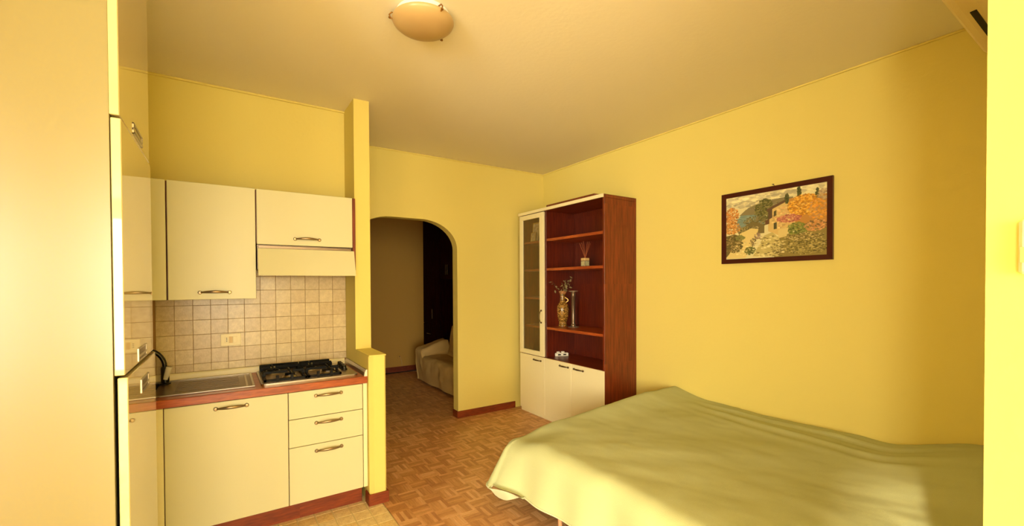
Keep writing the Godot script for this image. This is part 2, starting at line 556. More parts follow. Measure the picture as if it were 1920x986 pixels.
func floors() -> void:
	O = Vector3.ZERO
	var st := S()
	bx(st, V(-9.2, -0.15, -3.0), V(0.2, -0.009, 10.2), 0.0)
	var floor_node := struct("floor", st, M.joint, "mosaic parquet floor of small brown oak staves, pale tiles by the kitchen")
	st = S()
	bx(st, V(-9.0, -0.0088, 0.7155), V(-2.377, -0.0022, 10.0), 0.0)
	obj("grout_bed", st, M.grout, floor_node)
	# parquet
	var tones := [lin(0.66, 0.34, 0.15), lin(0.76, 0.41, 0.19), lin(0.84, 0.47, 0.225), lin(0.70, 0.365, 0.16), lin(0.90, 0.54, 0.28), lin(0.60, 0.295, 0.13)]
	var q := 0.1175
	var list := []
	var i0 := 0
	for bxi in range(0, 20):
		for bzi in range(-24, 35):
			var x0 := -2.3745 + bxi * q
			var z0 := bzi * q
			if x0 > -0.02 or z0 < -2.79 or z0 > 3.98:
				continue
			var along := (bxi + bzi) % 2 == 0
			for s in 5:
				var w := q / 5.0
				var lo: Vector3
				var hi: Vector3
				if along:
					lo = V(x0, 0, z0 + s * w)
					hi = V(x0 + q, 0, z0 + (s + 1) * w)
				else:
					lo = V(x0 + s * w, 0, z0)
					hi = V(x0 + (s + 1) * w, 0, z0 + q)
				hi.x = minf(hi.x, 0.0)
				var c := (lo + hi) * 0.5
				var shown := on_screen(c, 10) and not (c.x > -1.76 and c.z > 1.75) and not (c.x > -0.42 and c.z > 0.1 and c.z < 1.45) and not (c.z < 0.0 and (c.x < -2.2 or c.x > -1.1))
				var tone := rng.randi() % tones.size()
				list.append([lo, hi, along, tone, c.distance_to(cam_pos) if shown else 1e3 + i0])
				i0 += 1
	list.sort_custom(func(a, b): return a[4] < b[4])
	var proto := {}
	var rest := {true: S(), false: S()}
	for k in list.size():
		var e: Array = list[k]
		var lo2: Vector3 = e[0]
		var hi2: Vector3 = e[1]
		var gap := 0.0004
		var y1 := 0.0
		if k < 300 and e[4] < 900.0:
			var key := [e[2], e[3]]
			if not proto.has(key):
				var s2 := S()
				var half := (hi2 - lo2) * 0.5 - V(gap, 0, gap)
				s2.set_color(tones[e[3]].srgb_to_linear())
				chip(s2, V(-half.x, 0, -half.z), V(half.x, 0.0088, half.z), 0.0006)
				proto[key] = done(s2)
			put("parquet_stave", proto[key], M.stave_x if e[2] else M.stave_z, floor_node, V((lo2.x + hi2.x) * 0.5, -0.0088 + y1, (lo2.z + hi2.z) * 0.5))
		else:
			var s3: SurfaceTool = rest[e[2]]
			s3.set_color(tones[e[3]].srgb_to_linear())
			chip(s3, lo2 + V(gap, -0.0088, gap), hi2 + V(-gap, 0, -gap), 0.0006)
	for along2 in [true, false]:
		var o := obj("parquet_field", rest[along2], M.stave_x if along2 else M.stave_z, floor_node)
		o.set_meta("kind", "stuff")
	# kitchen floor tiles
	var p := 0.1
	var near := []
	for k in 2:
		var s4 := S()
		chip(s4, V(-0.0465, 0, -0.0465), V(0.0465, 0.0068, 0.0465), 0.0015)
		near.append(done(s4))
	var rest_t := S()
	for ix in 66:
		for iz in range(-5, 87):
			var cx := -2.377 - 0.05 - ix * p
			var cz := 1.34 + iz * p
			if cz < 0.78 or cz > 9.95 or (cx < -4.1 and cz < 2.6):
				continue
			if cz > 1.15 and on_screen(V(cx, 0, cz), 90) and cx > -3.45 and cz < 4.0:
				var o2 := put("floor_tile", near[0], M.floor_tile if rng.randf() < 0.6 else M.floor_tile_pale, floor_node, V(cx, -0.0066, cz))
				o2.rotation.y = (rng.randi() % 4) * PI / 2
			else:
				chip(rest_t, V(cx - 0.0465, -0.0066, cz - 0.0465), V(cx + 0.0465, 0.0, cz + 0.0465), 0.0015)
	var ot := obj("floor_tile_field", rest_t, M.floor_tile, floor_node)
	ot.set_meta("kind", "stuff")

func wall_tiling() -> void:
	O = Vector3.ZERO
	var wall := get_node("wall_kitchen")
	var p := 0.0945
	var st := S()
	bx(st, V(-4.09, 0.84, 0.7155), V(-2.456, 1.62, 0.7185), 0.0)
	obj("grout_bed", st, M.grout_wall, wall)
	for ix in 17:
		for iy in range(-2, 7):
			var x1 := -2.4565 - ix * p
			var x0 := maxf(x1 - p, -4.088)
			var y0 := maxf(1.021 + iy * p, 0.877)
			var y1 := 1.021 + (iy + 1) * p
			if y1 - y0 < 0.02 or x1 - x0 < 0.02:
				continue
			if ix >= 12:
				continue
			st = S()
			bx(st, V(x0 + 0.001, y0 + 0.001, 0.7183), V(x1 - 0.001, y1 - 0.001, 0.7225 + rng.randf_range(0, 0.0006)), 0.0012)
			obj("wall_tile", st, M.wall_tiles[rng.randi() % 4], wall)

# ---------------------------------------------------------------- kitchen
var handle_mesh: ArrayMesh
var handle_small: ArrayMesh

func bow_handle(length: float, proud: float, thick: float) -> ArrayMesh:
	var keep := O
	O = Vector3.ZERO
	var st := S()
	var pts := []
	var rad := []
	for k in 17:
		var t := k / 16.0
		pts.append(V((t - 0.5) * length, 0.004 * sin(PI * t), 0.006 + proud * pow(sin(PI * t), 0.7)))
		rad.append(thick * (0.55 + 0.55 * sin(PI * t)))
	tube(st, pts, rad, 8, true, 0.55, Vector3.BACK)
	for s in [-0.5, 0.5]:
		lathe(st, V(s * length, 0, 0), [[0.0, 0.0], [thick * 1.5, 0.0], [thick * 1.5, 0.006], [thick * 1.1, 0.011], [0.0, 0.012]], 14, Basis(Vector3.RIGHT, PI / 2))
	O = keep
	return done(st)

func handle(parent: Node, at: Vector3, b := Basis.IDENTITY, small := false, m: Material = null) -> void:
	var base: Vector3 = (parent as Node3D).position if false else Vector3.ZERO
	put("handle", handle_small if small else handle_mesh, m if m else M.handle, parent, at - O + base, b)

func carcass(lo: Vector3, hi: Vector3, m: Material, parent: Node, t := 0.016, open_top := false) -> void:
	var st := S()
	bx(st, lo, V(lo.x + t, hi.y, hi.z))
	bx(st, V(hi.x - t, lo.y, lo.z), hi)
	bx(st, V(lo.x + t, lo.y, lo.z), V(hi.x - t, lo.y + t, hi.z))
	if not open_top:
		bx(st, V(lo.x + t, hi.y - t, lo.z), V(hi.x - t, hi.y, hi.z))
	bx(st, V(lo.x + t, lo.y + t, lo.z), V(hi.x - t, hi.y - (0.0 if open_top else t), lo.z + 0.006))
	obj("carcass", st, m, parent)

func kitchen() -> void:
	handle_mesh = bow_handle(0.146, 0.024, 0.0075)
	handle_small = bow_handle(0.128, 0.022, 0.0065)
	var zc := 1.30
	# tall cabinet with three glossy doors
	var t := thing("tall_cabinet", "tall cream cabinet with three glossy doors and recessed grips at the left edge", "tall cabinet", V(-3.77, 0, 2.34))
	var st := S()
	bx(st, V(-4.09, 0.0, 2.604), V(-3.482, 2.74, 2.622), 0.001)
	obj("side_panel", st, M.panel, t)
	st = S()
	bx(st, V(-4.09, 0.0, 2.066), V(-3.482, 2.74, 2.603), 0.001)
	obj("body", st, M.dark_gap, t)
	for d in [[0.06, 1.182, 0.006, 1.115, 0.044, 2.255, 2.405], [1.189, 1.889, 0.0, 1.215, 0.042, 2.24, 2.405], [1.897, 2.74, -0.003, 1.926, 0.036, 2.237, 2.412]]:
		var x1: float = -3.458 + d[2]
		st = S()
		bx(st, V(-3.480 + d[2], d[0], 2.064), V(x1, d[1], 2.622), 0.002)
		var door := obj("door", st, M.cream_gloss, t)
		st = S()
		var y0: float = d[3] - d[4] * 0.5
		var y1: float = d[3] + d[4] * 0.5
		for f in [[y0, y0 + 0.005, d[5], d[6]], [y1 - 0.005, y1, d[5], d[6]], [y0, y1, d[5], d[5] + 0.005], [y0, y1, d[6] - 0.005, d[6]]]:
			bx(st, V(x1 - 0.001, f[0], f[2]), V(x1 + 0.003, f[1], f[3]), 0.001)
		bx(st, V(x1 - 0.001, y0 + 0.012, d[5]), V(x1 + 0.0025, y0 + 0.02, d[6]), 0.001)
		obj("grip", st, M.steel, door)
		st = S()
		bx(st, V(x1 - 0.001, y0 + 0.005, d[5] + 0.005), V(x1 + 0.0006, y1 - 0.005, d[6] - 0.005), 0.0)
		obj("grip_recess", st, M.steel_dark, door)
	# base cabinet under the sink
	t = thing("base_cabinet", "cream base cabinet with one wide door under the sink", "base cabinet", V(-3.21, 0, 1.0))
	carcass(V(-3.508, 0.105, 0.74), V(-2.924, 0.79, 1.279), M.cherry, t, 0.016, true)
	var dr := box_part("door", V(-3.5015, 0.111, 1.281), V(-2.9215, 0.788, zc), M.cream, t, 0.002)
	handle(dr, V(-3.204, 0.752, zc))
	box_part("filler_strip", V(-3.60, 0.06, 1.281), V(-3.5055, 0.79, zc - 0.002), M.cream_edge, t, 0.002)
	# drawers
	t = thing("drawer_cabinet", "cream cabinet of three drawers under the gas hob", "drawer cabinet", V(-2.70, 0, 1.0))
	carcass(V(-2.921, 0.105, 0.74), V(-2.484, 0.79, 1.279), M.cherry, t, 0.016, true)
	for d2 in [[0.626, 0.788, 0.752], [0.4555, 0.6225, 0.584], [0.111, 0.452, 0.411]]:
		var w := box_part("drawer", V(-2.9175, d2[0], 1.281), V(-2.4865, d2[1], zc), M.cream, t, 0.002)
		handle(w, V(-2.693, d2[2], zc))
	box_part("end_panel", V(-2.4825, 0.111, 0.74), V(-2.457, 0.79, zc), M.cream_edge, t, 0.002)
	O = Vector3.ZERO
	st = S()
	bx(st, V(-3.60, 0.0, 1.236), V(-2.4835, 0.104, 1.252), 0.001)
	tag(obj("plinth", st, M.base_wood), "reddish brown plinth board along the foot of the base cabinets", "plinth")
	# worktop
	t = thing("worktop", "cherry wood worktop with raised back strip over the base cabinets", "worktop", V(-3.27, 0.7925, 1.0))
	st = S()
	var y0b := 0.7925
	var y1b := 0.8355
	bx(st, V(-4.09, y0b, 0.725), V(-3.96, y1b, 1.302), 0.002)
	bx(st, V(-3.96, y0b, 0.725), V(-3.55, y1b, 0.80), 0.0)
	bx(st, V(-3.96, y0b, 1.20), V(-3.55, y1b, 1.302), 0.0)
	bx(st, V(-3.55, y0b, 0.725), V(-2.4565, y1b, 1.302), 0.002)
	obj("slab", st, M.cherry_h, t)
	box_part("front_edge", V(-4.09, y0b, 1.3025), V(-2.4565, y1b, 1.310), M.cherry_h, t, 0.003)
	st = S()
	prism(st, PackedVector2Array([V2(0.7235, 0.836), V2(0.741, 0.836), V2(0.739, 0.868), V2(0.733, 0.876), V2(0.7235, 0.877)]), Vector3.BACK, Vector3.UP, V(-4.09, 0, 0), V(1.617, 0, 0))
	obj("back_strip", st, M.unit_cream, t)
	st = S()
	prism(st, PackedVector2Array([V2(-2.4565, 0.836), V2(-2.4565, 0.878), V2(-2.464, 0.877), V2(-2.472, 0.860), V2(-2.474, 0.836)]), Vector3.RIGHT, Vector3.UP, V(0, 0, 0.742), V(0, 0, 0.552))
	obj("side_strip", st, M.steel, t)
	st = S()
	prism(st, PackedVector2Array([V2(-2.4565, 0.836), V2(-2.4565, 0.8785), V2(-2.464, 0.878), V2(-2.4725, 0.861), V2(-2.475, 0.836)]), Vector3.RIGHT, Vector3.UP, V(0, 0, 1.294), V(0, 0, 0.012))
	obj("end_cap", st, M.white, t)
	# sink
	t = thing("kitchen_sink", "stainless steel sink with ribbed draining board set in the worktop", "sink", V(-3.5, 0.8355, 1.0))
	st = S()
	var ys := 0.8360
	bx(st, V(-3.554, ys, 0.775), V(-3.085, ys + 0.0025, 1.228), 0.001)
	bx(st, V(-3.98, ys, 0.775), V(-3.5545, ys + 0.0025, 0.815), 0.001)
	bx(st, V(-3.98, ys, 1.185), V(-3.5545, ys + 0.0025, 1.228), 0.001)
	bx(st, V(-3.98, ys, 0.815), V(-3.945, ys + 0.0025, 1.185), 0.001)
	obj("plate", st, M.steel_dark, t)
	st = S()
	for r in [[V(-3.98, ys + 0.0025, 1.216), V(-3.085, ys + 0.008, 1.228)], [V(-3.98, ys + 0.0025, 0.775), V(-3.085, ys + 0.008, 0.787)], [V(-3.097, ys + 0.0025, 0.787), V(-3.085, ys + 0.008, 1.216)], [V(-3.128, ys + 0.0025, 0.80), V(-3.118, ys + 0.006, 1.205)]]:
		bx(st, r[0], r[1], 0.003)
	obj("rim", st, M.steel, t)
	st = S()
	bx(st, V(-3.95, 0.66, 0.806), V(-3.555, 0.668, 1.194), 0.001)
	for r2 in [[V(-3.957, 0.66, 0.803), V(-3.948, ys, 1.197)], [V(-3.562, 0.66, 0.803), V(-3.553, ys, 1.197)], [V(-3.948, 0.66, 0.803), V(-3.562, ys, 0.812)], [V(-3.948, 0.66, 1.188), V(-3.562, ys, 1.197)]]:
		bx(st, r2[0], r2[1], 0.001)
	obj("bowl", st, M.black, t)
	for k in 7:
		box_part("drain_rib", V(-3.47, ys + 0.0025, 0.845 + k * 0.047), V(-3.16, ys + 0.0048, 0.853 + k * 0.047), M.steel_dark, t, 0.001)
	# tap
	t = thing("kitchen_tap", "black and chrome swan-neck mixer tap behind the sink", "tap", V(-3.535, 0.8385, 0.85))
	st = S()
	lathe(st, V(-3.535, 0.8386, 0.85), [[0.0, 0.0], [0.028, 0.0], [0.028, 0.006], [0.021, 0.010], [0.021, 0.098], [0.016, 0.106], [0.0, 0.106]], 20)
	obj("body", st, M.black, t)
	st = S()
	var tp := []
	for k in 17:
		var a := PI * k / 16.0
		tp.append(V(-3.535 - 0.10 * (1.0 - cos(a)), 0.94 + 0.115 * sin(a), 0.85 + 0.015 * (1.0 - cos(a))))
	tp.append(tp[-1] + V(0, -0.03, 0))
	tube(st, tp, 0.0125, 12)
	obj("spout", st, M.black, t)
	st = S()
	var lv := [V(-3.532, 0.870, 0.874), V(-3.522, 0.905, 0.880), V(-3.512, 0.945, 0.884)]
	tube(st, lv, [0.011, 0.015, 0.016], 10, true, 0.45, Vector3.BACK)
	obj("lever", st, M.lever, t)
	# hob
	t = thing("gas_hob", "four-burner steel gas hob with black pan supports on the worktop", "gas hob", V(-2.77, 0.8355, 0.99))
	st = S()
	var hp := PackedVector2Array()
	for c in [[V2(-3.03, 0.785), PI], [V2(-2.52, 0.785), -PI / 2], [V2(-2.52, 1.212), 0.0], [V2(-3.03, 1.212), PI / 2]]:
		for k in 5:
			var a3: float = c[1] + PI / 2 * k / 4.0
			hp.append(c[0] + V2(cos(a3), sin(a3)) * 0.024)
	prism(st, hp, Vector3.RIGHT, Vector3.BACK, V(0, 0.8358, 0), V(0, 0.010, 0))
	obj("plate", st, M.steel, t)
	st = S()
	for w2 in [[-3.035, -2.805], [-2.79, -2.60]]:
		bx(st, V(w2[0], 0.846, 0.79), V(w2[1], 0.8466, 1.205), 0.0)
	obj("well", st, M.steel_dark, t)
	for bq in [[-2.965, 0.89, 0.042], [-2.885, 1.09, 0.036], [-2.735, 0.90, 0.036], [-2.655, 1.08, 0.047]]:
		st = S()
		lathe(st, V(bq[0], 0.8467, bq[1]), [[0.0, 0.0], [bq[2] * 1.25, 0.0], [bq[2] * 1.2, 0.006], [bq[2], 0.012], [bq[2], 0.018], [0.0, 0.018]], 24)
		var bu := obj("burner", st, M.steel, t)
		st = S()
		lathe(st, V(bq[0], 0.8648, bq[1]), [[0.0, 0.0], [bq[2] * 0.85, 0.0], [bq[2] * 0.85, 0.005], [bq[2] * 0.7, 0.008], [0.0, 0.009]], 24)
		obj("burner_cap", st, M.iron, bu)
	for g in [[-3.030, -2.808, -2.965, -2.885], [-2.788, -2.602, -2.735, -2.655]]:
		st = S()
		var gy := 0.884
		var r3 := 0.0075
		var fy := 0.8565
		for e in [[V(g[0], gy, 0.795), V(g[1], gy, 0.795)], [V(g[0], fy, 0.795), V(g[1], fy, 0.795)], [V(g[0], fy, 1.20), V(g[1], fy, 1.20)], [V(g[0], fy, 0.795), V(g[0], fy, 1.20)], [V(g[1], fy, 0.795), V(g[1], fy, 1.20)]]:
			var a4: Vector3 = e[0]
			var b4: Vector3 = e[1]
			bx(st, a4.min(b4) - V(r3, r3, r3), a4.max(b4) + V(r3, r3, r3), 0.002)
		for c2 in [V(g[0], 0, 0.795), V(g[1], 0, 0.795), V(g[2], 0, 1.2), V(g[3], 0, 1.2), V(g[0], 0, 0.89), V(g[1], 0, 0.89), V(g[0], 0, 1.09), V(g[1], 0, 1.09)]:
			bx(st, V(c2.x - 0.008, 0.8466, c2.z - 0.008), V(c2.x + 0.008, gy, c2.z + 0.008), 0.001)
		for bn in [V(g[2], 0, 0.89), V(g[3], 0, 1.09)]:
			for dd in [V(1, 0, 0), V(-1, 0, 0), V(0, 0, 1), V(0, 0, -1)]:
				var far: Vector3 = bn
				if dd.x != 0.0:
					far.x = g[1] if dd.x > 0 else g[0]
				elif (dd.z < 0.0) == (bn.z < 1.0):
					far.z = 0.795 if dd.z < 0 else 1.2
				else:
					far.z = bn.z + dd.z * 0.095
				var near: Vector3 = bn + dd * 0.018
				bx(st, V(minf(far.x, near.x) - 0.004, gy - 0.007, minf(far.z, near.z) - 0.004), V(maxf(far.x, near.x) + 0.004, gy + 0.009, maxf(far.z, near.z) + 0.004), 0.002)
		obj("pan_support", st, M.iron, t)
	for k in 4:
		st = S()
		lathe(st, V(-2.535 - 0.002 * k, 0.8459, 0.86 + 0.058 * k), [[0.0, 0.0], [0.020, 0.0], [0.020, 0.006], [0.015, 0.010], [0.013, 0.028], [0.010, 0.031], [0.0, 0.031]], 16)
		obj("knob", st, M.black, t)
	# wall cabinets
	var zu := 1.04
	t = thing("wall_cabinet", "cream wall cabinet with one tall door above the sink", "wall cabinet", V(-3.28, 1.35, 0.88))
	carcass(V(-3.5045, 1.3507, 0.726), V(-3.062, 2.0365, 1.018), M.cherry, t)
	dr = box_part("door", V(-3.4985, 1.3507, 1.020), V(-3.0635, 2.038, zu), M.cream, t, 0.002)
	handle(dr, V(-3.277, 1.392, zu))
	t = thing("wall_cabinet", "plain cream wall cabinet half hidden behind the tall glossy cabinet", "wall cabinet", V(-3.8, 1.35, 0.88))
	carcass(V(-4.09, 1.3507, 0.726), V(-3.506, 2.0365, 1.018), M.cherry, t)
	box_part("door", V(-4.088, 1.3507, 1.020), V(-3.506, 2.038, zu), M.cream, t, 0.002)
	t = thing("hood_cabinet", "short cream wall cabinet with a brown side over the cooker hood", "wall cabinet", V(-2.77, 1.5, 0.88))
	carcass(V(-3.060, 1.70, 0.726), V(-2.4785, 2.0365, 1.018), M.cherry, t)
	dr = box_part("door", V(-3.0565, 1.692, 1.020), V(-2.478, 2.038, zu), M.cream, t, 0.002)
	handle(dr, V(-2.767, 1.7345, zu))
	box_part("side_panel", V(-2.4775, 1.535, 0.726), V(-2.4575, 2.037, zu), M.cherry, t, 0.001)
	t = thing("cooker_hood", "pull-out cooker hood with a tilted cream front flap over the gas hob", "cooker hood", V(-2.77, 1.5, 0.88))
	box_part("housing", V(-3.056, 1.535, 0.726), V(-2.4785, 1.692, 1.012), M.steel_dark, t, 0.002)
	box_part("rail", V(-3.050, 1.668, 1.012), V(-2.485, 1.686, 1.030), M.steel_dark, t, 0.002)
	st = S()
	prism(st, PackedVector2Array([V2(1.024, 1.667), V2(1.043, 1.667), V2(1.092, 1.495), V2(1.073, 1.495)]), Vector3.BACK, Vector3.UP, V(-3.053, 0, 0), V(0.584, 0, 0))
	obj("flap", st, M.cream, t)
	# socket
	t = thing("wall_socket", "ivory wall plate with a socket and a switch on the tiles", "socket", V(-3.197, 1.07, 0.7233))
	box_part("plate", V(-3.2545, 1.03, 0.7233), V(-3.1395, 1.109, 0.731), M.ivory, t, 0.003)
	box_part("socket_insert", V(-3.231, 1.049, 0.7312), V(-3.188, 1.092, 0.7335), M.ivory, t, 0.001)
	box_part("switch_rocker", V(-3.186, 1.049, 0.7312), V(-3.163, 1.092, 0.7345), M.ivory, t, 0.002)
	box_part("blank_insert", V(-3.208, 1.0495, 0.7335), V(-3.188, 1.0915, 0.7340), M.ivory_dim, t, 0.0)
	for k in 3:
		st = S()
		lathe(st, V(-3.221, 1.0605 + 0.0105 * k, 0.7336), [[0.0032, 0.0], [0.0032, 0.0006], [0.0, 0.0006]], 12, Basis(Vector3.RIGHT, PI / 2))
		obj("hole", st, M.black, t)

# ---------------------------------------------------------------- wall unit and what stands on it
func wall_unit() -> void:
	var t := thing("bookcase", "tall cherry and cream wall unit with open shelves and one glazed door", "bookcase", V(-0.21, 0, 0.77))
	var xf := -0.403
	var xb := -0.004
	box_part("side_panel", V(xf - 0.016, 0.0, 1.408), V(xb, 2.196, 1.430), M.cherry, t)
	box_part("side_panel", V(xf, 0.04, 0.108), V(xb, 2.196, 0.128), M.cherry, t)
	box_part("divider", V(xf, 0.655, 0.553), V(xb - 0.012, 2.196, 0.575), M.inside_wood, t)
	box_part("back_panel", V(xb - 0.012, 0.04, 0.128), V(xb, 2.196, 1.408), M.inside_wood, t, 0.0)
	box_part("top_board", V(-0.425, 2.197, 0.106), V(xb, 2.228, 1.430), M.cherry, t)
	box_part("top_edge", V(-0.440, 2.197, 0.106), V(-0.4255, 2.228, 1.430), M.unit_cream, t, 0.002)
	box_part("counter", V(xf - 0.01, 0.636, 0.128), V(xb - 0.012, 0.656, 1.408), M.cherry, t)
	box_part("bottom_board", V(xf, 0.04, 0.128), V(xb - 0.012, 0.06, 1.408), M.cherry, t)
	box_part("plinth", V(xf - 0.004, 0.0, 0.108), V(xf + 0.012, 0.039, 1.408), M.unit_cream, t)
	for y in [1.892, 1.584, 0.966]:
		box_part("shelf", V(xf + 0.002, y - 0.013, 0.5755), V(xb - 0.0125, y + 0.013, 1.4075), M.cherry_h, t)
	for y2 in [1.892, 1.584, 1.274, 0.962]:
		box_part("shelf", V(xf + 0.03, y2 - 0.011, 0.1285), V(xb - 0.0125, y2 + 0.011, 0.5525), M.cherry_h, t)
	for d in [[0.1085, 0.5615, 0.436], [0.5655, 0.981, 0.878], [0.985, 1.4295, 1.092]]:
		var dr := box_part("door", V(-0.4225, 0.043, d[0]), V(xf - 0.017 if d[1] > 1.4 else xf - 0.001, 0.652, d[1]), M.unit_cream, t, 0.002)
		if d[1] > 1.4:
			dr.mesh = null
			var st0 := S()
			bx(st0, V(-0.4225, 0.043, d[0]), V(xf - 0.0165, 0.652, d[1]), 0.001)
			bx(st0, V(xf - 0.0165, 0.043, d[0]), V(xf - 0.001, 0.652, 1.4075), 0.0)
			dr.mesh = done(st0)
		handle(dr, V(-0.4225, 0.610, d[2]), Basis(Vector3.UP, -PI / 2), true, M.handle_dark)
	var st := S()
	var z0 := 0.1085
	var z1 := 0.5525
	for f in [[0.659, 2.193, z0, z0 + 0.058], [0.659, 2.193, z1 - 0.072, z1], [0.659, 0.709, z0 + 0.058, z1 - 0.072], [2.143, 2.193, z0 + 0.058, z1 - 0.072]]:
		bx(st, V(-0.4245, f[0], f[2]), V(xf - 0.001, f[1], f[3]), 0.002)
	var gd := obj("glass_door", st, M.unit_cream, t)
	box_part("pane", V(-0.4165, 0.705, z0 + 0.054), V(-0.4125, 2.147, z1 - 0.068), M.smoked, gd, 0.0)
	handle(gd, V(-0.4245, 1.085, 0.512), Basis(Vector3.UP, -PI / 2) * Basis(Vector3.BACK, PI / 2), true, M.handle_dark)
	# loose board on top
	t = thing("tray_board", "dark reddish wooden board lying flat on top of the bookcase", "board", V(-0.24, 2.2285, 0.94))
	box_part("panel", V(-0.405, 2.2287, 0.60), V(-0.10, 2.240, 1.29), M.cherry, t)
	st = S()
	for e in [[V(-0.415, 2.2287, 0.59), V(-0.395, 2.254, 1.30)], [V(-0.11, 2.2287, 0.59), V(-0.09, 2.254, 1.30)], [V(-0.395, 2.2287, 0.59), V(-0.11, 2.254, 0.61)], [V(-0.395, 2.2287, 1.28), V(-0.11, 2.254, 1.30)]]:
		bx(st, e[0], e[1], 0.003)
	obj("raised_edge", st, M.cherry, t)
	# vase
	var yb := 0.9795
	var at := V(-0.19, yb, 0.58)
	t = thing("vase", "gold and brown patterned urn vase with two small handles on the shelf", "vase", at)
	st = S()
	lathe(st, at, [[0.0, 0.0], [0.052, 0.0], [0.052, 0.012], [0.044, 0.022], [0.042, 0.036], [0.052, 0.06], [0.064, 0.11], [0.070, 0.16], [0.070, 0.195], [0.062, 0.225], [0.046, 0.245], [0.034, 0.255]], 32)
	obj("body", st, M.vase, t)
	st = S()
	lathe(st, at, [[0.034, 0.255], [0.029, 0.275], [0.028, 0.32], [0.030, 0.345]], 28)
	obj("neck", st, M.vase, t)
	st = S()
	lathe(st, at, [[0.030, 0.345], [0.044, 0.362], [0.047, 0.372], [0.044, 0.376], [0.036, 0.368], [0.024, 0.345], [0.022, 0.28]], 28)
	obj("lip", st, M.vase_rim, t)
	for s in [-1.0, 1.0]:
		st = S()
		var hp := []
		var dir := V(0.70 * s, 0, 0.70 * s)
		for k in 13:
			var a := PI * 1.25 * k / 12.0
			hp.append(at + dir * (0.036 + 0.026 * sin(a)) + V(0, 0.252 + 0.062 * k / 12.0, 0))
		tube(st, hp, 0.0055, 7)
		obj("ear", st, M.gold, t)
	# dried flowers
	t = thing("dried_flowers", "small bunch of dried pale leaves standing in the vase", "dried flowers", at + V(0, 0.29, 0))
	var r := RandomNumberGenerator.new()
	r.seed = 5
	var leaves := S()
	for k in 18:
		var az := r.randf_range(0, TAU)
		var ln := r.randf_range(0.17, 0.25)
		var lean := r.randf_range(0.04, 0.19)
		var p0 := at + V(0.008 * cos(az), 0.285, 0.008 * sin(az))
		var pts := []
		for j in 7:
			var q := j / 6.0
			pts.append(p0 + V(cos(az) * lean * pow(q, 1.6), ln * q - 0.03 * lean * q * q, sin(az) * lean * pow(q, 1.6)))
		st = S()
		tube(st, pts, 0.0016, 5)
		obj("stem", st, M.stem, t)
		for j in 9:
			var q2 := 0.42 + 0.58 * j / 8.0
			var c: Vector3 = pts[0].lerp(pts[6], q2) + V(r.randf_range(-0.022, 0.022), r.randf_range(-0.01, 0.01), r.randf_range(-0.022, 0.022))
			var u := V(r.randf_range(-1, 1), r.randf_range(-0.6, 1), r.randf_range(-1, 1)).normalized() * r.randf_range(0.013, 0.023)
			var w := u.cross(V(r.randf_range(-1, 1), r.randf_range(-1, 1), r.randf_range(-1, 1))).normalized() * 0.010
			var nn := u.cross(w).normalized()
			for sg in [1.0, -1.0]:
				quad(leaves, c - u, c + w, c + u, c - w, nn * sg)
	var lf := obj("leaves", leaves, M.leaf, t)
	lf.set_meta("kind", "stuff")
	# candlestick
	at = V(-0.19, yb, 0.755)
	t = thing("candlestick", "slim glass column candle holder beside the vase", "candle holder", at)
	st = S()
	lathe(st, at, [[0.0, 0.0], [0.058, 0.0], [0.060, 0.006], [0.030, 0.012], [0.0, 0.012]], 24)
	obj("base", st, M.crystal, t)
	st = S()
	lathe(st, at, [[0.0, 0.0125], [0.026, 0.0125], [0.026, 0.03], [0.021, 0.036], [0.0215, 0.05], [0.0195, 0.056], [0.0195, 0.31], [0.024, 0.316], [0.024, 0.345], [0.020, 0.362], [0.0, 0.362]], 20)
	obj("column", st, M.smoky_metal, t)
	st = S()
	lathe(st, at, [[0.0, 0.3625], [0.02, 0.3625], [0.048, 0.372], [0.052, 0.380], [0.046, 0.378], [0.018, 0.368], [0.0, 0.368]], 24)
	obj("dish", st, M.crystal, t)
	# reed diffuser
	at = V(-0.25, 1.5975, 1.0)
	t = thing("reed_diffuser", "square glass reed diffuser with a pale label and thin brown sticks", "reed diffuser", at)
	var h2 := 0.031
	box_part("bottle", at + V(-h2, 0, -h2), at + V(h2, 0.062, h2), M.crystal, t, 0.004)
	box_part("label", at + V(-h2 - 0.0012, 0.012, -0.024), at + V(-h2 - 0.0002, 0.055, 0.024), M.label_paper, t, 0.0)
	box_part("label", at + V(-0.024, 0.012, h2 + 0.0002), at + V(0.024, 0.055, h2 + 0.0012), M.label_paper, t, 0.0)
	box_part("collar", at + V(-0.030, 0.0625, -0.030), at + V(0.030, 0.088, 0.030), M.ivory_dim, t, 0.003)
	for k in 6:
		var az2 := 1.1 * k + 0.4
		st = S()
		tube(st, [at + V(0, 0.086, 0), at + V(cos(az2) * 0.055, 0.235 + 0.01 * (k % 3), sin(az2) * 0.055)], 0.0016, 5)
		obj("reed", st, M.reed, t)
	# power strip
	at = V(-0.213, 0.6565, 0.582)
	t = thing("power_strip", "white multi-socket power strip with its cable on the bookcase counter", "power strip", at)
	t.rotation.y = -0.38
	O = Vector3.ZERO
	box_part("housing", V(-0.075, 0, -0.03), V(0.075, 0.036, 0.03), M.white, t, 0.006)
	for k in 2:
		box_part("plug", V(-0.055 + 0.055 * k, 0.0362, -0.020), V(-0.02 + 0.055 * k, 0.050, 0.018), M.white, t, 0.004)
	for k in 2:
		box_part("slot", V(-0.045 + 0.06 * k, 0.012, 0.0302), V(-0.012 + 0.06 * k, 0.025, 0.0308), M.black, t, 0.0)
	st = S()
	tube(st, [V(0.075, 0.016, 0.0), V(0.09, 0.018, -0.02), V(0.095, 0.014, -0.08), V(0.11, 0.006, -0.13), V(0.13, 0.0045, -0.17)], 0.004, 8)
	obj("cable", st, M.white, t)
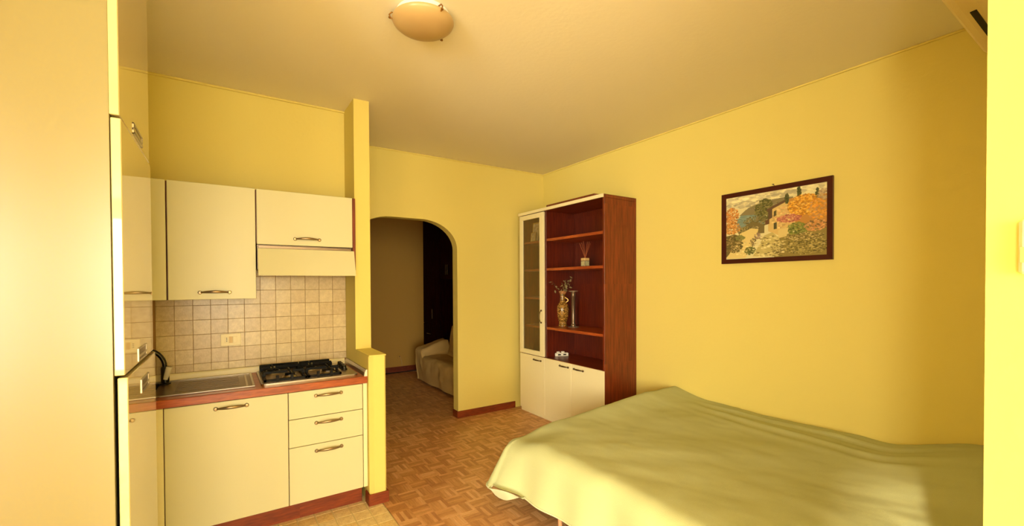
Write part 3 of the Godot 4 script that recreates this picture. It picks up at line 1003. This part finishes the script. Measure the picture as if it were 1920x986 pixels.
	# framed photographs behind the glass
	for p in [[V(-0.322, 1.9045, 0.268), 0.105, 0.212, -0.45, 0.24, "small pale framed photograph standing behind the cabinet glass, further back"], [V(-0.357, 1.9045, 0.275), 0.10, 0.10, -0.6, 0.30, "small pale framed photograph leaning behind the cabinet glass, in front"]]:
		t = thing("photo_frame", p[5], "photo frame", p[0], "photographs behind the glass")
		O = Vector3.ZERO
		t.rotation = Vector3(0, 0, 0)
		t.transform = Transform3D(Basis(Vector3.UP, -PI / 2 + p[3] + 0.5) * Basis(Vector3.RIGHT, -0.08), p[0])
		var w2: float = p[1]
		var hh: float = p[2]
		box_part("backing", V(-w2 * 0.5, 0.002, -0.008), V(w2 * 0.5, hh, -0.002), M.steel_dark, t, 0.001)
		box_part("print", V(-w2 * 0.5 + 0.006, 0.008, -0.002), V(w2 * 0.5 - 0.006, hh - 0.006, 0.0), M.photo_print, t, 0.0)
		st = S()
		for f2 in [[-0.5, -0.44, 0.0, 1.0], [0.44, 0.5, 0.0, 1.0], [-0.44, 0.44, 0.0, 0.06], [-0.44, 0.44, 0.94, 1.0]]:
			bx(st, V(f2[0] * w2, f2[2] * hh + 0.002, -0.002), V(f2[1] * w2, f2[3] * hh + 0.002, 0.003), 0.001)
		obj("border", st, M.gold, t)

# ---------------------------------------------------------------- painting
func dab(im: Image, cx: float, cy: float, rx: float, ry: float, c: Color, a := 0.85) -> void:
	var w := im.get_width()
	var h := im.get_height()
	for y in range(maxi(0, int(cy - ry)), mini(h, int(cy + ry) + 1)):
		for x in range(maxi(0, int(cx - rx)), mini(w, int(cx + rx) + 1)):
			var d := pow((x - cx) / rx, 2) + pow((y - cy) / ry, 2)
			if d < 1.0:
				im.set_pixel(x, y, im.get_pixel(x, y).lerp(c, a * (1.0 if d < 0.6 else (1.0 - d) / 0.4)))

func cloud(im: Image, r: RandomNumberGenerator, u: float, v: float, ru: float, rv: float, cols: Array, n: int, size := 7.0, flat := 0.7) -> void:
	var w := im.get_width()
	var h := im.get_height()
	for k in n:
		var a := r.randf_range(0, TAU)
		var q := sqrt(r.randf())
		var c: Color = cols[r.randi() % cols.size()]
		var sh := r.randf_range(0.9, 1.1)
		dab(im, (u + cos(a) * ru * q) * w, (v + sin(a) * rv * q) * h, size * r.randf_range(0.5, 1.2), size * flat * r.randf_range(0.5, 1.2), Color(c.r * sh, c.g * sh, c.b * sh), 0.8)

func fill_poly(im: Image, pts: Array, c: Color) -> void:
	var w := im.get_width()
	var h := im.get_height()
	var poly := PackedVector2Array()
	var lo := Vector2(1, 1)
	var hi := Vector2.ZERO
	for p in pts:
		poly.append(V2(p[0], p[1]))
		lo = lo.min(V2(p[0], p[1]))
		hi = hi.max(V2(p[0], p[1]))
	for y in range(int(lo.y * h), mini(h, int(hi.y * h) + 1)):
		for x in range(int(lo.x * w), mini(w, int(hi.x * w) + 1)):
			if Geometry2D.is_point_in_polygon(V2((x + 0.5) / w, (y + 0.5) / h), poly):
				im.set_pixel(x, y, c)

func landscape() -> ImageTexture:
	var r := RandomNumberGenerator.new()
	r.seed = 77
	var im := Image.create(540, 380, false, Image.FORMAT_RGB8)
	im.fill(Color(0.90, 0.86, 0.66))
	var C := func(a: float, b: float, c: float) -> Color: return Color(a / 255.0, b / 255.0, c / 255.0)
	cloud(im, r, 0.5, 0.08, 0.55, 0.12, [C.call(238, 228, 178), C.call(214, 204, 160), C.call(245, 236, 190)], 260, 22.0, 0.4)
	cloud(im, r, 0.2, 0.14, 0.22, 0.05, [C.call(186, 176, 140), C.call(225, 214, 168)], 70, 18.0, 0.35)
	cloud(im, r, 0.62, 0.06, 0.2, 0.04, [C.call(190, 180, 145)], 40, 18.0, 0.3)
	fill_poly(im, [[0.12, 0.42], [0.17, 0.30], [0.4, 0.25], [0.42, 0.52], [0.12, 0.54]], C.call(128, 150, 138))
	cloud(im, r, 0.26, 0.38, 0.14, 0.10, [C.call(118, 142, 134), C.call(150, 166, 146)], 120, 14.0, 0.25)
	fill_poly(im, [[0.15, 0.31], [0.22, 0.23], [0.32, 0.17], [0.46, 0.13], [0.60, 0.12], [0.7, 0.13], [0.7, 0.32], [0.4, 0.33], [0.2, 0.31]], C.call(140, 128, 90))
	cloud(im, r, 0.45, 0.22, 0.2, 0.06, [C.call(120, 112, 74), C.call(160, 145, 100), C.call(132, 122, 96)], 160, 9.0, 0.5)
	fill_poly(im, [[0.0, 0.62], [0.10, 0.60], [0.2, 0.66], [0.06, 0.88], [0.0, 0.97]], C.call(112, 98, 50))
	fill_poly(im, [[0.56, 0.70], [0.72, 0.64], [1.0, 0.48], [1.0, 1.0], [0.52, 1.0]], C.call(146, 130, 68))
	fill_poly(im, [[0.66, 0.16], [0.80, 0.12], [1.0, 0.16], [1.0, 0.62], [0.7, 0.62]], C.call(196, 140, 66))
	cloud(im, r, 0.42, 0.27, 0.10, 0.17, [C.call(92, 92, 44), C.call(118, 114, 58), C.call(140, 132, 74), C.call(76, 78, 38)], 420, 8.0)
	cloud(im, r, 0.33, 0.43, 0.13, 0.09, [C.call(96, 92, 52), C.call(128, 118, 70), C.call(150, 136, 92)], 240, 7.0)
	fill_poly(im, [[0.13, 0.55], [0.30, 0.42], [0.42, 0.5], [0.42, 0.62], [0.15, 0.62]], C.call(120, 106, 62))
	cloud(im, r, 0.25, 0.54, 0.12, 0.05, [C.call(150, 138, 84), C.call(98, 88, 50), C.call(180, 164, 110)], 130, 6.0)
	fill_poly(im, [[0.0, 0.99], [0.06, 0.86], [0.20, 0.68], [0.15, 0.60], [0.28, 0.53], [0.36, 0.55], [0.34, 0.66], [0.30, 0.78], [0.22, 0.99]], C.call(232, 210, 136))
	cloud(im, r, 0.17, 0.83, 0.08, 0.12, [C.call(222, 196, 120), C.call(240, 222, 156)], 90, 9.0, 0.5)
	cloud(im, r, 0.08, 0.76, 0.11, 0.14, [C.call(104, 92, 44), C.call(140, 118, 62), C.call(84, 76, 40), C.call(176, 150, 92)], 240, 7.0)
	cloud(im, r, 0.16, 0.66, 0.05, 0.04, [C.call(122, 124, 60), C.call(142, 140, 76)], 60, 7.0)
	cloud(im, r, 0.06, 0.30, 0.085, 0.13, [C.call(196, 120, 50), C.call(224, 150, 70), C.call(168, 100, 46), C.call(212, 164, 96)], 260, 6.5)
	cloud(im, r, 0.07, 0.50, 0.09, 0.10, [C.call(204, 136, 58), C.call(228, 164, 82), C.call(170, 116, 54)], 200, 6.5)
	fill_poly(im, [[0.46, 0.32], [0.50, 0.26], [0.62, 0.19], [0.72, 0.22], [0.72, 0.62], [0.57, 0.68], [0.46, 0.60]], C.call(222, 192, 122))
	cloud(im, r, 0.6, 0.42, 0.1, 0.16, [C.call(230, 204, 136), C.call(208, 172, 108), C.call(222, 178, 116)], 160, 9.0)
	fill_poly(im, [[0.44, 0.27], [0.49, 0.235], [0.62, 0.16], [0.66, 0.175], [0.51, 0.265], [0.455, 0.31]], C.call(104, 76, 56))
	fill_poly(im, [[0.46, 0.29], [0.50, 0.26], [0.50, 0.40], [0.46, 0.43]], C.call(96, 74, 54))
	fill_poly(im, [[0.515, 0.31], [0.54, 0.295], [0.54, 0.375], [0.515, 0.39]], C.call(92, 82, 50))
	fill_poly(im, [[0.515, 0.485], [0.545, 0.475], [0.545, 0.575], [0.515, 0.58]], C.call(84, 80, 48))
	fill_poly(im, [[0.43, 0.44], [0.47, 0.41], [0.47, 0.49], [0.43, 0.50]], C.call(104, 70, 48))
	for cyp in [[0.64, 0.15, 0.018, 0.075], [0.755, 0.085, 0.018, 0.08], [0.915, 0.14, 0.014, 0.075]]:
		cloud(im, r, cyp[0], cyp[1], cyp[2], cyp[3], [C.call(62, 70, 34), C.call(84, 88, 44), C.call(96, 92, 54)], 70, 5.0, 1.4)
	cloud(im, r, 0.80, 0.27, 0.15, 0.15, [C.call(232, 168, 44), C.call(246, 190, 70), C.call(206, 136, 36), C.call(250, 206, 96), C.call(176, 116, 40)], 620, 7.0)
	cloud(im, r, 0.92, 0.36, 0.08, 0.16, [C.call(236, 170, 60), C.call(222, 150, 56), C.call(196, 150, 96)], 240, 7.0)
	cloud(im, r, 0.97, 0.16, 0.05, 0.08, [C.call(196, 172, 124), C.call(170, 146, 110)], 70, 7.0)
	cloud(im, r, 0.66, 0.44, 0.12, 0.055, [C.call(186, 108, 92), C.call(204, 130, 104), C.call(158, 86, 76), C.call(214, 150, 110)], 240, 6.0)
	cloud(im, r, 0.74, 0.60, 0.10, 0.09, [C.call(110, 122, 48), C.call(138, 146, 66), C.call(84, 92, 38), C.call(160, 160, 84)], 330, 6.5)
	cloud(im, r, 0.9, 0.58, 0.10, 0.08, [C.call(214, 150, 92), C.call(120, 96, 62), C.call(226, 176, 112)], 180, 6.5)
	fill_poly(im, [[0.56, 0.60], [0.66, 0.57], [0.64, 0.70], [0.56, 0.72]], C.call(226, 204, 134))
	fill_poly(im, [[0.30, 0.97], [0.42, 0.66], [0.50, 0.62], [0.56, 0.70], [0.60, 0.82], [0.56, 0.99]], C.call(200, 184, 116))
	for k in 120:
		var uu := r.randf_range(0.30, 0.62)
		var vv := r.randf_range(0.68, 0.98)
		dab(im, uu * 540, vv * 380, r.randf_range(5, 12), r.randf_range(2, 5), [C.call(238, 224, 160), C.call(216, 198, 130), C.call(120, 104, 60), C.call(246, 236, 178)][k % 4], 0.8)
	cloud(im, r, 0.82, 0.86, 0.2, 0.12, [C.call(128, 116, 56), C.call(164, 148, 78), C.call(96, 86, 44), C.call(196, 176, 104)], 620, 6.5, 0.6)
	cloud(im, r, 0.80, 0.72, 0.18, 0.05, [C.call(90, 80, 42), C.call(150, 128, 72), C.call(220, 196, 130)], 200, 6.0, 0.5)
	cloud(im, r, 0.55, 0.85, 0.06, 0.1, [C.call(106, 92, 50), C.call(210, 192, 126)], 80, 6.0, 0.5)
	for k in 26:
		dab(im, r.randf_range(0.6, 0.98) * 540, r.randf_range(0.72, 0.93) * 380, r.randf_range(4, 11), r.randf_range(1.5, 3), C.call(232, 214, 150), 0.7)
	cloud(im, r, 0.35, 0.66, 0.035, 0.05, [C.call(140, 116, 92), C.call(166, 134, 110)], 40, 5.0)
	cloud(im, r, 0.30, 0.75, 0.04, 0.06, [C.call(150, 126, 84), C.call(110, 96, 62)], 50, 5.0)
	cloud(im, r, 0.27, 0.88, 0.06, 0.06, [C.call(108, 112, 50), C.call(88, 90, 44)], 90, 6.0)
	return ImageTexture.create_from_image(im)

func painting() -> void:
	var y0 := 1.579
	var y1 := 2.109
	var z0 := 2.280
	var z1 := 3.016
	var t := thing("painting", "village landscape painting in a dark red-brown frame on the right wall", "painting", V(-0.002, y0, (z0 + z1) * 0.5))
	var w := 0.033
	var prof := func(zz0: float, zz1: float, yy0: float, yy1: float, iz0: float, iz1: float, iy0: float, iy1: float) -> SurfaceTool:
		var s := S()
		# mitred bar: outer edge a-b, inner edge c-d
		var a := V(-0.002, yy0, zz0)
		var b := V(-0.002, yy1, zz1)
		var c := V(-0.002, iy1, iz1)
		var d := V(-0.002, iy0, iz0)
		var fx := V(-0.020, 0, 0)
		var gx := V(-0.016, 0, 0)
		var ctr := (a + b + c + d) * 0.25
		quad(s, a + fx, b + fx, c + gx, d + gx, Vector3.LEFT)
		quad(s, a, b, c, d, Vector3.RIGHT)
		quad(s, a, b, b + fx, a + fx, (a + b) * 0.5 - (c + d) * 0.5)
		quad(s, d, c, c + gx, d + gx, (c + d) * 0.5 - (a + b) * 0.5)
		quad(s, a, d, d + gx, a + fx, (a + d) * 0.5 - ctr)
		quad(s, b, c, c + gx, b + fx, (b + c) * 0.5 - ctr)
		return s
	obj("frame_bar", prof.call(z0, z1, y1, y1, z0 + w, z1 - w, y1 - w, y1 - w), M.picture_frame, t)
	obj("frame_bar", prof.call(z0, z1, y0, y0, z0 + w, z1 - w, y0 + w, y0 + w), M.picture_frame, t)
	obj("frame_bar", prof.call(z0, z0, y0, y1, z0 + w, z0 + w, y0 + w, y1 - w), M.picture_frame, t)
	obj("frame_bar", prof.call(z1, z1, y0, y1, z1 - w, z1 - w, y0 + w, y1 - w), M.picture_frame, t)
	var st := SurfaceTool.new()
	st.begin(Mesh.PRIMITIVE_TRIANGLES)
	st.set_smooth_group(-1)
	var q := [[z0 + w, y1 - w, 0, 0], [z1 - w, y1 - w, 1, 0], [z1 - w, y0 + w, 1, 1], [z0 + w, y0 + w, 0, 1]]
	for k in [0, 1, 2, 0, 2, 3]:
		st.set_uv(V2(q[k][2], q[k][3]))
		st.add_vertex(V(-0.012, q[k][1], q[k][0]) - O)
	var m := mat(Color.WHITE, 0.6)
	m.albedo_texture = landscape()
	obj("canvas", st, m, t)
	st = S()
	tube(st, [V(-0.003, y1 + 0.010, 2.652), V(-0.022, y1 + 0.014, 2.652)], 0.0025, 6)
	tube(st, [V(-0.006, y1 - 0.002, 2.660), V(-0.008, y1 + 0.018, 2.654)], 0.002, 6)
	obj("hanging_nail", st, M.steel_dark, t)

# ---------------------------------------------------------------- bed
func bed_top(x: float, z: float, nz: FastNoiseLite) -> float:
	var y := 0.475
	y += 0.062 * smoothstep(-1.35, -0.55, x) * exp(-pow((z - 1.80) / 0.20, 2))
	y += 0.015 * smoothstep(-0.9, -0.1, x)
	y += 0.014 * nz.get_noise_2d(x * 1.3, z * 1.3) + 0.004 * nz.get_noise_2d(x * 5.0 + 9.0, z * 3.0)
	# folds drawn along the wall
	var wall := smoothstep(2.05, 2.5, z) * (1.0 - smoothstep(3.45, 3.7, z))
	for f in [[-0.085, 0.020, 0.018], [-0.19, 0.030, 0.014], [-0.31, 0.035, 0.008]]:
		var c: float = f[0] - 0.10 * sin((z - 2.1) * 1.35) * (1.0 if f[0] < -0.1 else 0.35)
		y += wall * f[2] * exp(-pow((x - c) / f[1], 2))
	y -= wall * 0.012 * exp(-pow((x + 0.135) / 0.025, 2))
	# pillow rise near the head end
	y += 0.115 * smoothstep(3.28, 3.72, z) * smoothstep(-0.75, -0.1, x)
	y -= 0.05 * smoothstep(-1.25, -1.66, x) * smoothstep(2.15, 1.84, z)
	return y

func bed() -> void:
	var t := thing("bed", "low bed under the pale green cover, only a wooden leg showing", "bed", V(-0.85, 0, 2.85))
	box_part("frame", V(-1.60, 0.20, 1.90), V(-0.02, 0.27, 3.96), M.dark_wood, t, 0.004)
	box_part("mattress", V(-1.58, 0.271, 1.90), V(-0.02, 0.41, 3.96), M.mattress, t, 0.02)
	for p in [V(-1.685, 0, 2.335), V(-0.10, 0, 2.0), V(-1.55, 0, 3.86), V(-0.10, 0, 3.86)]:
		var s := S()
		lathe(s, p, [[0.0, 0.0], [0.010, 0.0], [0.011, 0.02], [0.014, 0.199], [0.0, 0.199]], 16)
		obj("leg", s, M.leg_wood, t)
	box_part("leg_bracket", V(-1.705, 0.20, 2.29), V(-1.60, 0.235, 2.38), M.dark_wood, t, 0.003)
	# cover
	O = V(-0.85, 0, 2.85)
	var nz := noise(1.0, 90, 3)
	var c := thing("bedspread", "pale sage green bedspread draped over the low bed", "bedspread", V(-0.85, 0.1, 2.85))
	var st := S()
	var xl := -1.625
	var zf := 1.86
	var nx := 90
	var nzc := 116
	var zn := 3.985
	var grid := []
	for i in nx + 1:
		var col := []
		for j in nzc + 1:
			var x := lerpf(xl, -0.004, float(i) / nx)
			var z := lerpf(zf, zn, float(j) / nzc)
			col.append(V(x, bed_top(x, z, nz), z))
		grid.append(col)
	st.set_smooth_group(1)
	for i in nx:
		for j in nzc:
			quad(st, grid[i][j], grid[i + 1][j], grid[i + 1][j + 1], grid[i][j + 1], Vector3.UP)
	# skirt: along the left edge from head to foot, round the corner, along the foot to the wall
	var path := []
	for j in range(nzc, -1, -1):
		path.append([grid[0][j], Vector3.LEFT])
	for k in range(1, 24):
		var a := PI / 2 * k / 24.0
		path.append([grid[0][0], V(-cos(a), 0, -sin(a))])
	for i in nx + 1:
		path.append([grid[i][0], Vector3.FORWARD])
	var nd := 22
	var rows := []
	var hem := []
	var r := 0.085
	var L := 0.0
	for k in path.size():
		var p: Vector3 = path[k][0]
		var n: Vector3 = path[k][1]
		if k > 0:
			L += p.distance_to(path[k - 1][0])
		var corner := 0.0
		var drop := 0.0
		var flare := 0.16
		if n == Vector3.LEFT:
			# hem height above the floor along the side
			var hy: float
			if p.z < 2.05:
				hy = lerpf(0.155, 0.165, clampf((p.z - 1.86) / 0.19, 0, 1))
			elif p.z < 2.36:
				hy = lerpf(0.165, 0.172, smoothstep(2.05, 2.36, p.z))
			else:
				hy = lerpf(0.172, 0.20, smoothstep(2.36, 2.75, p.z))
			drop = p.y - hy
			corner = 1.0 - smoothstep(1.86, 2.4, p.z)
		elif n == Vector3.FORWARD:
			drop = p.y - 0.16
			corner = 1.0 - smoothstep(xl, xl + 0.5, p.x)
		else:
			drop = p.y - 0.135
			corner = 1.0
		flare = lerpf(0.10, 0.42, corner)
		var col2 := []
		var quarter := r * PI / 2
		var straight := maxf(0.02, (drop - r) / sqrt(1.0 - flare * flare))
		var total := quarter + straight
		for d in nd + 1:
			var s2 := total * d / nd
			var hh: float
			var vv: float
			# rounded shoulder then a slanted fall
			var th := clampf(s2 / quarter, 0, 1) * (PI / 2 - asin(flare))
			var rr := quarter / (PI / 2 - asin(flare))
			if s2 < quarter:
				hh = rr * sin(th)
				vv = rr * (1.0 - cos(th))
			else:
				hh = rr * cos(asin(flare)) + flare * (s2 - quarter)
				vv = rr * (1.0 - flare) + sqrt(1.0 - flare * flare) * (s2 - quarter)
			var amt := float(d) / nd
			var ang := atan2(-n.z, -n.x)
			var ripple := 0.020 * amt * sin(L * 8.5 + 0.6) + 0.012 * amt * sin(L * 19.0) + 0.03 * amt * corner * sin(ang * 5.0 + 0.5)
			var q := p + n * (hh + ripple) + V(0, -vv, 0)
			q.y = maxf(q.y, 0.012)
			q.x = minf(q.x, -0.004)
			col2.append(q)
		rows.append(col2)
		hem.append(col2[nd])
	for k in rows.size() - 1:
		for d in nd:
			var out: Vector3 = path[k][1] + path[k + 1][1] + V(0, 0.6, 0)
			quad(st, rows[k][d], rows[k + 1][d], rows[k + 1][d + 1], rows[k][d + 1], out)
	st.set_smooth_group(-1)
	obj("cloth", st, M.spread, c)
	st = S()
	tube(st, hem, 0.0055, 7)
	obj("hem", st, M.hem, c)
	# turned-under corner flap
	st = S()
	st.set_smooth_group(1)
	var g0 := V(-1.905, 0.165, 1.93)
	var fl := []
	for i in 13:
		var row := []
		for j in 9:
			var u := i / 12.0
			var v := j / 8.0
			var top := V(-1.90 + 0.10 * u, 0.185 + 0.015 * sin(u * 3.0), 1.90 + 0.24 * u)
			row.append(top + V(0.035 * v + 0.02 * sin(u * 7.0) * v, -(0.085 * sin(PI * pow(u, 0.55))) * v, -0.02 * v))
		fl.append(row)
	for i in 12:
		for j in 8:
			quad(st, fl[i][j], fl[i + 1][j], fl[i + 1][j + 1], fl[i][j + 1], V(-1, 0.2, 0.5))
	obj("turned_corner", st, M.hem, c)

# ---------------------------------------------------------------- lamp, air conditioner, wall control
func fittings() -> void:
	var at := V(-2.405, H, 2.178)
	var t := thing("ceiling_lamp", "round frosted glass ceiling lamp held by small brass clips", "ceiling lamp", at)
	var st := S()
	lathe(st, at, [[0.0, -0.001], [0.128, -0.001], [0.128, -0.026], [0.120, -0.030], [0.0, -0.030]], 40)
	obj("base_plate", st, M.white, t)
	st = S()
	lathe(st, at, [[0.128, -0.034], [0.147, -0.032], [0.148, -0.037], [0.143, -0.048], [0.126, -0.063], [0.098, -0.076], [0.060, -0.085], [0.025, -0.088], [0.0, -0.0885]], 48)
	obj("glass_bowl", st, M.lamp_glass, t)
	for a in [2.9, 0.55, -1.5 + PI * 0.0 + 0.12]:
		st = S()
		var d := V(cos(a), 0, -sin(a))
		tube(st, [at + d * 0.125 + V(0, -0.018, 0), at + d * 0.150 + V(0, -0.020, 0), at + d * 0.160 + V(0, -0.032, 0), at + d * 0.156 + V(0, -0.046, 0), at + d * 0.147 + V(0, -0.050, 0)], 0.0035, 7)
		lathe(st, at + d * 0.158 + V(0, -0.046, 0), [[0.0, -0.006], [0.006, -0.002], [0.006, 0.003], [0.0, 0.006]], 10)
		obj("clip", st, M.brass, t)
	# air conditioner
	t = thing("air_conditioner", "cream split air conditioner high up by the right wall", "air conditioner", V(-1.06, 2.35, 3.998))
	st = S()
	var pr := PackedVector2Array([V2(3.998, 2.655), V2(3.83, 2.655), V2(3.795, 2.645), V2(3.778, 2.62), V2(3.770, 2.55), V2(3.768, 2.40), V2(3.772, 2.362), V2(3.782, 2.352), V2(3.80, 2.349), V2(3.838, 2.353), V2(3.90, 2.345), V2(3.998, 2.352)])
	prism(st, pr, Vector3.BACK, Vector3.UP, V(-1.46, 0, 0), V(0.80, 0, 0))
	obj("body", st, M.ac, t)
	for s in [0, 1]:
		st = S()
		var x0 := -1.478 if s == 0 else -0.6595
		var pr2 := PackedVector2Array()
		for q in pr:
			pr2.append(V2(3.89, 2.50) + (q - V2(3.89, 2.50)) * V2(0.97, 0.95))
		for k in pr2.size():
			pr2[k].x = minf(pr2[k].x, 3.998)
		prism(st, pr2, Vector3.BACK, Vector3.UP, V(x0, 0, 0), V(0.0175, 0, 0))
		obj("end_cap", st, M.ac, t)
	st = S()
	prism(st, PackedVector2Array([V2(3.812, 2.348), V2(3.828, 2.350), V2(3.828, 2.3535), V2(3.812, 2.3515)]), Vector3.BACK, Vector3.UP, V(-1.10, 0, 0), V(0.40, 0, 0))
	obj("outlet_slot", st, M.iron, t)
	# wall control on the wall return
	t = thing("wall_control", "pale rounded wall thermostat cut off by the right edge", "thermostat", V(-2.0005, 1.45, 4.085))
	box_part("housing", V(-2.022, 1.447, 4.044), V(-2.0005, 1.546, 4.13), M.ivory, t, 0.006)
	box_part("display", V(-2.0228, 1.515, 4.052), V(-2.0221, 1.538, 4.12), M.screen, t, 0.0)
	box_part("cover", V(-2.0235, 1.468, 4.046), V(-2.0221, 1.496, 4.128), M.ivory_dim, t, 0.0006)

# ---------------------------------------------------------------- inner room
func inner_room() -> void:
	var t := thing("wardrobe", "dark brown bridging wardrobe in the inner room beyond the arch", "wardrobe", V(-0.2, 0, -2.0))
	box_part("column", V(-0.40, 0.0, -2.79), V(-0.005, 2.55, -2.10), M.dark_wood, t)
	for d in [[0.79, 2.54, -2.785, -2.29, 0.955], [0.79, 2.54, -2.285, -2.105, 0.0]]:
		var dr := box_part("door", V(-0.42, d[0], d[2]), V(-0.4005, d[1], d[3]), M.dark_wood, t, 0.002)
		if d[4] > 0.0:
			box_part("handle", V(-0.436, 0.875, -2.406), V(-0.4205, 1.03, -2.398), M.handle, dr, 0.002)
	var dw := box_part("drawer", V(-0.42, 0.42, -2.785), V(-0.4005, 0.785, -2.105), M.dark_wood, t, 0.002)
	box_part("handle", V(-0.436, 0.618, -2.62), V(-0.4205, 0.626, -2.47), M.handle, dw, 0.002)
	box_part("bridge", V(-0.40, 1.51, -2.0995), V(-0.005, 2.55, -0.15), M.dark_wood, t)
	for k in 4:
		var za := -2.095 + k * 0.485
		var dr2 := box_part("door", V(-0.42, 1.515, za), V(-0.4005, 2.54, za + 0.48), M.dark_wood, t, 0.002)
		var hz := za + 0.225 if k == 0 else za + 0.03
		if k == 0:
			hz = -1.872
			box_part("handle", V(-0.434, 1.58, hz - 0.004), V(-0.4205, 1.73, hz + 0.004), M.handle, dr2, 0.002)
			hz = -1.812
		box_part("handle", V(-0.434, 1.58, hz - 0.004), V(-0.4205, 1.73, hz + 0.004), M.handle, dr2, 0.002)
	# sofa under a throw
	var nz := noise(1.0, 120, 3)
	t = thing("sofa", "sofa wrapped in a loose beige throw beyond the arch", "sofa", V(-0.5, 0, -1.2))
	box_part("frame", V(-0.78, 0.0, -1.93), V(-0.44, 0.30, -0.30), M.dark_wood, t, 0.01)
	var top := func(x: float, z: float) -> float:
		var seat := 0.40 - 0.03 * smoothstep(-0.6, -0.35, x)
		var arm := (0.50 + 0.10 * smoothstep(-0.85, -0.45, x)) * (1.0 - smoothstep(-1.80, -1.66, z))
		var back := (0.80 + 0.03 * sin(z * 3.0)) * smoothstep(-0.52, -0.44, x) * smoothstep(-1.86, -1.62, z)
		return maxf(seat, maxf(arm, back)) + 0.015 * nz.get_noise_2d(x * 3.0, z * 3.0)
	var st := S()
	st.set_smooth_group(1)
	var nx := 34
	var nzc := 84
	var g := []
	for i in nx + 1:
		var col := []
		for j in nzc + 1:
			var x := lerpf(-0.82, -0.43, float(i) / nx)
			var z := lerpf(-1.98, -0.28, float(j) / nzc)
			col.append(V(x, top.call(x, z), z))
		g.append(col)
	for i in nx:
		for j in nzc:
			quad(st, g[i][j], g[i + 1][j], g[i + 1][j + 1], g[i][j + 1], Vector3.UP)
	var path := []
	for j in range(nzc, -1, -1):
		path.append([g[0][j], Vector3.LEFT])
	for k in range(1, 8):
		var a := PI / 2 * k / 8.0
		path.append([g[0][0], V(-cos(a), 0, -sin(a))])
	for i in nx + 1:
		path.append([g[i][0], Vector3.FORWARD])
	var rows := []
	for k in path.size():
		var p: Vector3 = path[k][0]
		var n: Vector3 = path[k][1]
		var col2 := []
		for d in 17:
			var u := d / 16.0
			var fall := (p.y - 0.03) * (1.0 - cos(u * PI / 2)) if u < 0.25 else (p.y - 0.03) * lerpf(1.0 - cos(0.25 * PI / 2), 1.0, (u - 0.25) / 0.75)
			var fold := 0.012 * u * sin(p.z * 9.0 + p.x * 11.0 + sin(p.z * 5.0)) + 0.02 * sin(u * PI) * nz.get_noise_2d(p.z * 4.0, u * 2.0)
			if n != Vector3.LEFT and n != Vector3.FORWARD:
				fold += 0.02 * u * sin(6.0 * atan2(n.z, n.x))
			var hh := 0.05 * smoothstep(0.0, 0.3, u) + fold - 0.03 * smoothstep(0.5, 1.0, u)
			col2.append(p + n * hh + V(0, -fall, 0))
		rows.append(col2)
	for k in rows.size() - 1:
		for d in 16:
			quad(st, rows[k][d], rows[k + 1][d], rows[k + 1][d + 1], rows[k][d + 1], path[k][1] + path[k + 1][1] + V(0, 0.4, 0))
	obj("throw_cover", st, M.throw, t)
	t = thing("wall_socket", "small pale cable outlet low on the inner room's far wall", "socket", V(-0.84, 0.24, -2.7995))
	box_part("plate", V(-0.875, 0.205, -2.7995), V(-0.805, 0.275, -2.792), M.wall_inner, t, 0.003)
	st = S()
	lathe(st, V(-0.84, 0.25, -2.7918), [[0.007, 0.0], [0.007, 0.001], [0.0, 0.001]], 12, Basis(Vector3.RIGHT, PI / 2))
	obj("hole", st, M.dark_gap, t)
	st = S()
	tube(st, [V(-0.83, 0.245, -2.788), V(-0.815, 0.20, -2.782), V(-0.805, 0.14, -2.784), V(-0.805, 0.095, -2.786)], 0.003, 6)
	obj("cable", st, M.ivory_dim, t)

func _ready() -> void:
	rng.seed = 12
	sky_and_camera()
	make_materials()
	shell()
	floors()
	wall_tiling()
	kitchen()
	wall_unit()
	painting()
	bed()
	fittings()
	inner_room()
